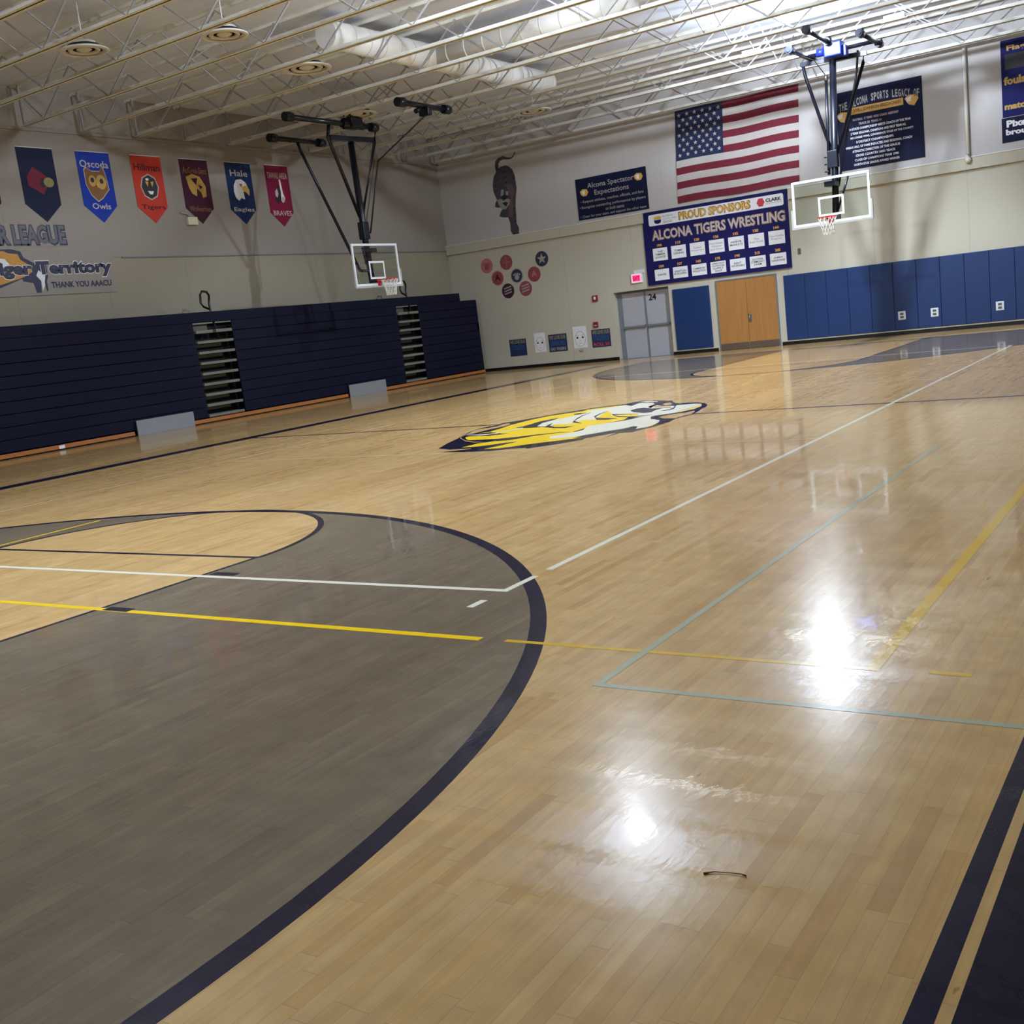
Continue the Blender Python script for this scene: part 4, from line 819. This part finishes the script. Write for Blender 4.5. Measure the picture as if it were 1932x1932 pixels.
# spiral duct running through the joists with a branch
XD = -6.55; ZC = 7.5
b = MB().mat('duct').tube([(XD, 17.2, ZC), (XD, 25.6, ZC)], .27, 28)
for k in range(18): b.tube([(XD, 17.3 + k*.48, ZC), (XD, 17.34 + k*.48, ZC)], .276, 28)
d = b.build('air_duct'); tag(d, 'fat white round air duct threaded through the roof joists', 'duct')
b = MB().mat('duct').tube([(XD + .2, 20.7, ZC), (-1.6, 20.7, ZC)], .26, 28)
for k in range(9): b.tube([(XD + .5 + k*.48, 20.7, ZC), (XD + .54 + k*.48, 20.7, ZC)], .266, 28)
b.build('branch_duct', None, d)
def diffuser(x, y, r, label):
    t = thing('ceiling_diffuser', label, 'air diffuser', (x, y, 7.13), 'round air diffusers among the joists')
    MB().mat('duct').lathe([(r, .0), (r, .02), (r*.93, .035), (r*.78, .02), (r*.76, 0), (r*.9, -.012), (r, 0)], (x, y, 7.13), 36).build('outer_ring', None, t)
    MB().mat('duct').lathe([(r*.66, .02), (r*.6, .0), (r*.44, .03), (r*.5, .05), (r*.66, .02)], (x, y, 7.13), 36).build('inner_ring', None, t)
    MB().mat('duct').lathe([(r*.32, .03), (r*.2, .0), (.001, -.012)], (x, y, 7.13), 24).mat('dark').lathe([(r*.76, .03), (r*.66, .1), (.001, .1)], (x, y, 7.13), 24).build('centre_cone', None, t)
    h = MB().mat('duct').lathe([(r*.6, .1), (r*.5, .16), (.001, .17)], (x, y, 7.13), 24)
    h.tube([(x, y, 7.28), (x, y, ZD)], .012, 6); h.build('hanger', None, t)
diffuser(-7.6, 17.7, .5, 'big round white air diffuser between the joists, upper left of the left hoop')
diffuser(-7.75, 26.76, .5, 'round white air diffuser closest to the far wall, above the tiger mural')
diffuser(-10.2, 22.23, .5, 'round white air diffuser right behind the left hoop motor')
diffuser(-8.7, 13.2, .42, 'round white air diffuser nearest the left edge of the photo')
diffuser(-6.7, 14.66, .42, 'round white air diffuser between the nearer joists, left of the duct end')
def lamp(x, y, label):
    z = 7.6
    t = thing('high_bay_light', label, 'ceiling light', (x, y, z), 'lit high bay lights over mid court')
    MB().mat('whiteframe').lathe([(.0, .12), (.07, .12), (.09, .08), (.14, .05), (.14, .03), (.0, .035)], (x, y, z), 32).build('housing', None, t)
    MB().mat('shade').lathe([(.14, .04), (.19, .02), (.24, -.11)], (x, y, z), 32).build('shade', None, t)
    MB().mat('lamp').lathe([(.0, .0), (.1, .004), (.15, .02)], (x, y, z), 32).build('lens', None, t)
    MB().mat('cable').tube([(x, y, z + .1), (x, y, ZD)], .006, 6).build('hanging_wire', None, t)
    ld = bpy.data.lights.new('lamp_light', 'POINT'); ld.energy = LAMP_W; ld.shadow_soft_size = .15 if y > 20 else .2; ld.color = (.76, .86, 1.)
    lo = bpy.data.objects.new('lamp_light', ld); COL.objects.link(lo); lo.parent = t; lo.location = (0, 0, -.09)
LAMP_W = 2300
lamp(-.05, 25.25, 'lit bluish-white high bay light beside the far hoop winch')
lamp(-.66, 15.9, 'lit bluish-white high bay light over half court, reflected in the near floor')
lamp(-.5, 5.6, 'lit bluish-white high bay light over the near end of the court')

# ------------------------------------------------------------------ basketball hoops
def clampbar(P0, P1, name, parent, r=.05):
    b = MB().mat('navysteel').tube([P0, P1], r, 12)
    d = (Vector(P1) - Vector(P0)).normalized()
    for q, s in ((Vector(P0), 1), (Vector(P1), -1)):
        b.tube([q + d*s*.02, q + d*s*.26], r*1.7, 12); b.box(q + d*s*.14 + Vector((-.07, -.07, -.02)), q + d*s*.14 + Vector((.07, .07, .1)), .01)
    return b.build(name, None, parent)
def board(t, F, w, z0, h, mast_off):
    """F(u, v, n): u across, v up, n out towards the court; origin on the floor under the glass centre"""
    def bx(b, u0, v0, n0, u1, v1, n1):
        a = F(u0, v0, n0); c = F(u1, v1, n1); b.box(a, c)
    g = MB().mat('glass'); bx(g, -w/2 + .02, z0 + .02, -.006, w/2 - .02, z0 + h - .02, .006); g.build('glass_backboard', None, t)
    f = MB().mat('whiteframe'); e = .055
    for u0, v0, u1, v1 in ((-w/2, z0, w/2, z0 + e), (-w/2, z0 + h - e, w/2, z0 + h), (-w/2, z0 + e, -w/2 + e, z0 + h - e), (w/2 - e, z0 + e, w/2, z0 + h - e)): bx(f, u0, v0, -.02, u1, v1, .02)
    f.build('board_frame', None, t)
    p = MB().mat('pad'); e = .05
    for u0, v0, u1, v1 in ((-w/2 - .045, z0 - .05, w/2 + .045, z0), (-w/2 - .045, z0, -w/2, z0 + .42), (w/2, z0, w/2 + .045, z0 + .42)): bx(p, u0, v0, -.03, u1, v1, .03)
    p.build('edge_padding', None, t)
    q = MB().mat('whiteframe'); e = .05; a, bz, c, d = -.31, z0 + .17, .31, z0 + .63
    for u0, v0, u1, v1 in ((a, bz, c, bz + e), (a, d - e, c, d), (a, bz + e, a + e, d - e), (c - e, bz + e, c, d - e)): bx(q, u0, v0, .006, u1, v1, .009)
    q.build('target_square', None, t)
    zr = z0 + .13; rc = F(0, zr, .15 + .23)
    r = MB().mat('red').torus(rc, .229, .011); bx(r, -.07, zr - .14, .01, .07, zr + .02, .03); bx(r, -.05, zr - .03, .02, .05, zr + .0, .16)
    r.tube([F(-.05, zr - .12, .03), F(-.1, zr - .01, .2)], .008, 6); r.tube([F(.05, zr - .12, .03), F(.1, zr - .01, .2)], .008, 6); r.build('rim', None, t)
    n = MB().mat('net'); K = 12; prof = [(.225, 0), (.19, -.11), (.155, -.22), (.135, -.33), (.13, -.42)]
    c0 = rc
    for k in range(K):
        for sgn in (1, -1):
            pts = [(c0 + Vector((rr*math.cos(2*PI*(k + sgn*.5*i)/K), rr*math.sin(2*PI*(k + sgn*.5*i)/K), zz))) for i, (rr, zz) in enumerate(prof)]
            n.tube(pts, .0065, 5, False)
    n.build('net', None, t)

# far hoop
t = thing('basketball_hoop', 'far basketball hoop with glass board hung from the roof in front of the flag wall', 'basketball hoop', (.1, 27.05, 3.0))
Ff = lambda u, v, n: Vector((.1 + u, 27.05 - n, v))
board(t, Ff, 1.88, 3.04, 1.08, .4)
yb = 27.5
MB().mat('navysteel').tube([(.22, yb, 6.84), (.1, yb, 4.0), (.06, yb, 3.12)], .08, 14).build('mast', None, t)
MB().mat('navysteel').tube([(-.56, yb, 6.87), (1.02, yb, 6.8)], 0, flat=(.09, .1)).build('top_crossbar', None, t)
for x in (-.5, .95): MB().mat('navysteel').tube([(x, yb, 6.84), (x*1.0 + (.03 if x < 0 else -.03), yb + .02, 6.6), (.13 + (.05 if x > 0 else -.05), yb + .02, 4.65)], .04, 10).build('mast_brace', None, t)
MB().mat('navysteel').tube([(.75, yb + .25, 6.95), (.7, yb + .25, 6.5), (.16, yb + .06, 3.9)], .028, 8).build('mast_brace', None, t)
MB().mat('navysteel').tube([(.04, yb - .02, 6.4), (-.03, yb - .02, 4.2)], .036, 10).mat('chrome').tube([(.045, yb - .02, 6.5), (.04, yb - .02, 6.38)], .045, 10).build('lift_tube', None, t)
MB().mat('navysteel').tube([(.42, yb - .02, 4.1), (.14, yb - .03, 3.35)], .028, 8).build('rear_strut', None, t)
b = MB().mat('navysteel').box((-.03, yb - .11, 4.35), (.21, yb + .07, 4.75), .01)
for zz in (4.28, 4.45, 4.62): b.tube([(-.12, yb - .04, zz), (.0, yb - .04, zz)], .018, 8)
b.box((-.05, yb - .42, 3.9), (.2, yb - .02, 4.02), .01).box((-.05, yb - .42, 3.12), (.2, yb - .02, 3.24), .01)
b.build('mast_joint', None, t)
clampbar((-.3, 25.85, 6.95), (-.3, 27.75, 6.95), 'ceiling_pipe', t); clampbar((.6, 24.3, 6.95), (.55, 26.2, 6.95), 'ceiling_pipe', t); clampbar((1.3, 25.85, 6.95), (1.3, 27.7, 6.95), 'ceiling_pipe', t)
MB().mat('navysteel').tube([(-.3, 27.3, 6.98), (1.3, 27.3, 6.98)], .05, 12).build('hinge_pipe', None, t)
b = MB().mat('bluemotor').box((.2, 26.85, 6.78), (.62, 27.2, 7.1), .03); b.tube([(.18, 27.02, 6.95), (.0, 27.02, 6.95)], .09, 14); b.box((.6, 26.95, 6.76), (.7, 27.15, 7.0), .01); b.build('winch_motor', None, t)['label'] = 'bright blue winch motor'
MB().mat('cable').tube([(-.28, 26.0, 6.9), (-.13, 27.2, 6.85), (.04, 27.45, 6.5)], .01, 6).build('lift_cable', None, t)
# left side hoop, turned across the gym
t = thing('basketball_hoop', 'side basketball hoop hung from the roof in front of the navy bleachers', 'basketball hoop', (-10.6, 22.68, 2.9))
Fs = lambda u, v, n: Vector((-10.6 + n, 22.68 - u, v))
board(t, Fs, 1.84, 2.93, 1.08, .4)
MB().mat('navysteel').tube([(-10.85, 22.61, 6.62), (-10.85, 22.66, 4.2), (-10.85, 22.72, 3.02)], .085, 14).build('mast', None, t)
MB().mat('navysteel').tube([(-10.8, 21.75, 6.66), (-10.8, 23.5, 6.72)], 0, flat=(.12, .12)).build('top_crossbar', None, t)
for y, yt in ((21.45, 21.85), (23.25, 23.4)):
    MB().mat('navysteel').tube([(-10.5, y, 6.92), (-10.6, y + .02, 6.62), (-10.85, 22.62 + (.06 if y > 22 else -.06), 4.75)], .045, 10).build('mast_brace', None, t)
clampbar((-10.45, 19.85, 6.95), (-10.45, 23.25, 6.95), 'ceiling_pipe', t, .065)
clampbar((-12.5, 21.35, 6.95), (-12.5, 23.45, 6.95), 'ceiling_pipe', t, .065); clampbar((-8.15, 21.25, 6.95), (-8.15, 23.35, 6.95), 'ceiling_pipe', t, .065)
b = MB().mat('navysteel').box((-10.65, 22.1, 6.86), (-10.3, 22.55, 7.12), .03).tube([(-10.45, 21.9, 6.95), (-10.45, 22.7, 6.95)], .1, 14); b.build('winch_motor', None, t)
MB().mat('navysteel').tube([(-12.5, 22.4, 6.92), (-12.48, 22.45, 6.7), (-10.98, 22.45, 3.35)], .042, 10).build('rear_strut', None, t)
b = MB().mat('navysteel').box((-10.95, 22.54, 4.15), (-10.75, 22.78, 4.6), .02); b.build('mast_joint', None, t)
for zz in (3.02, 3.8): MB().mat('navysteel').box((-10.85, 22.6, zz), (-10.62, 22.8, zz + .1)).build('board_bracket', None, t)
MB().mat('navysteel').tube([(-10.95, 22.45, 3.35), (-10.85, 22.68, 3.35)], .04, 8).build('strut_pin', None, t)
MB().mat('navysteel').tube([(-10.8, 22.45, 3.95), (-10.8, 22.52, 3.5)], .03, 8).build('lift_tube', None, t)
MB().mat('navysteel').box((-8.3, 22.25, 6.72), (-8.0, 22.42, 6.92), .03).tube([(-8.15, 21.95, 6.8), (-8.15, 22.1, 6.85)], .06, 10).build('cable_pulley', None, t)
b = MB().mat('cable').tube([(-8.15, 22.3, 6.72), (-10.35, 23.0, 6.08)], .018, 6).tube([(-10.35, 23.0, 6.08), (-10.8, 22.85, 4.3)], .022, 6).tube([(-10.38, 22.9, 6.12), (-10.84, 22.75, 4.5)], .01, 6); b.build('lift_cable', None, t)

# ------------------------------------------------------------------ small litter on the floor
tag(MB().mat('brownprint').tube([(6.975, 2.568, .003), (7.0, 2.585, .004), (7.04, 2.597, .003), (7.075, 2.6, .004), (7.09, 2.597, .003)], [.0035, .0015, .0012, .0018, .0025], 6).build('cable_tie'), 'thin dark brown strip lying alone on the bare maple near the camera', 'litter')
# ------------------------------------------------------------------ camera, world, view
for o in bpy.data.objects:
    if 'base' in o: del o['base']
cam = bpy.data.cameras.new('camera'); co = bpy.data.objects.new('camera', cam); COL.objects.link(co); SC.camera = co
FPX, YAW, PITCH, ROLL = 2047.835, -.5982166, .1722461, -.1175334
f = Vector((math.sin(YAW)*math.cos(PITCH), math.cos(YAW)*math.cos(PITCH), -math.sin(PITCH))); r = Vector((math.cos(YAW), -math.sin(YAW), 0)); u = r.cross(f)
r2 = r*math.cos(ROLL) + u*math.sin(ROLL); u2 = -r*math.sin(ROLL) + u*math.cos(ROLL)
mw = Matrix(((r2.x, u2.x, -f.x, 8.2215), (r2.y, u2.y, -f.y, .0013), (r2.z, u2.z, -f.z, 1.5822), (0, 0, 0, 1)))
co.matrix_world = mw
cam.sensor_width = 36; cam.lens = FPX/1932*36; cam.clip_start = .05; cam.clip_end = 200
w = bpy.data.worlds.new('world'); SC.world = w; w.use_nodes = True
w.node_tree.nodes['Background'].inputs[0].default_value = (.02, .021, .024, 1)
w.node_tree.nodes['Background'].inputs[1].default_value = 1.
SC.view_settings.view_transform = 'Standard'; SC.view_settings.look = 'None'; SC.view_settings.gamma = 1
SC.view_settings.use_curve_mapping = False; SC.view_settings.exposure = .22
SC.cycles.max_bounces = 7; SC.cycles.diffuse_bounces = 4; SC.cycles.glossy_bounces = 3; SC.cycles.transparent_max_bounces = 12
SC.cycles.use_denoising = True; SC.cycles.use_adaptive_sampling = True; SC.cycles.adaptive_threshold = .05; SC.cycles.sample_clamp_indirect = 6
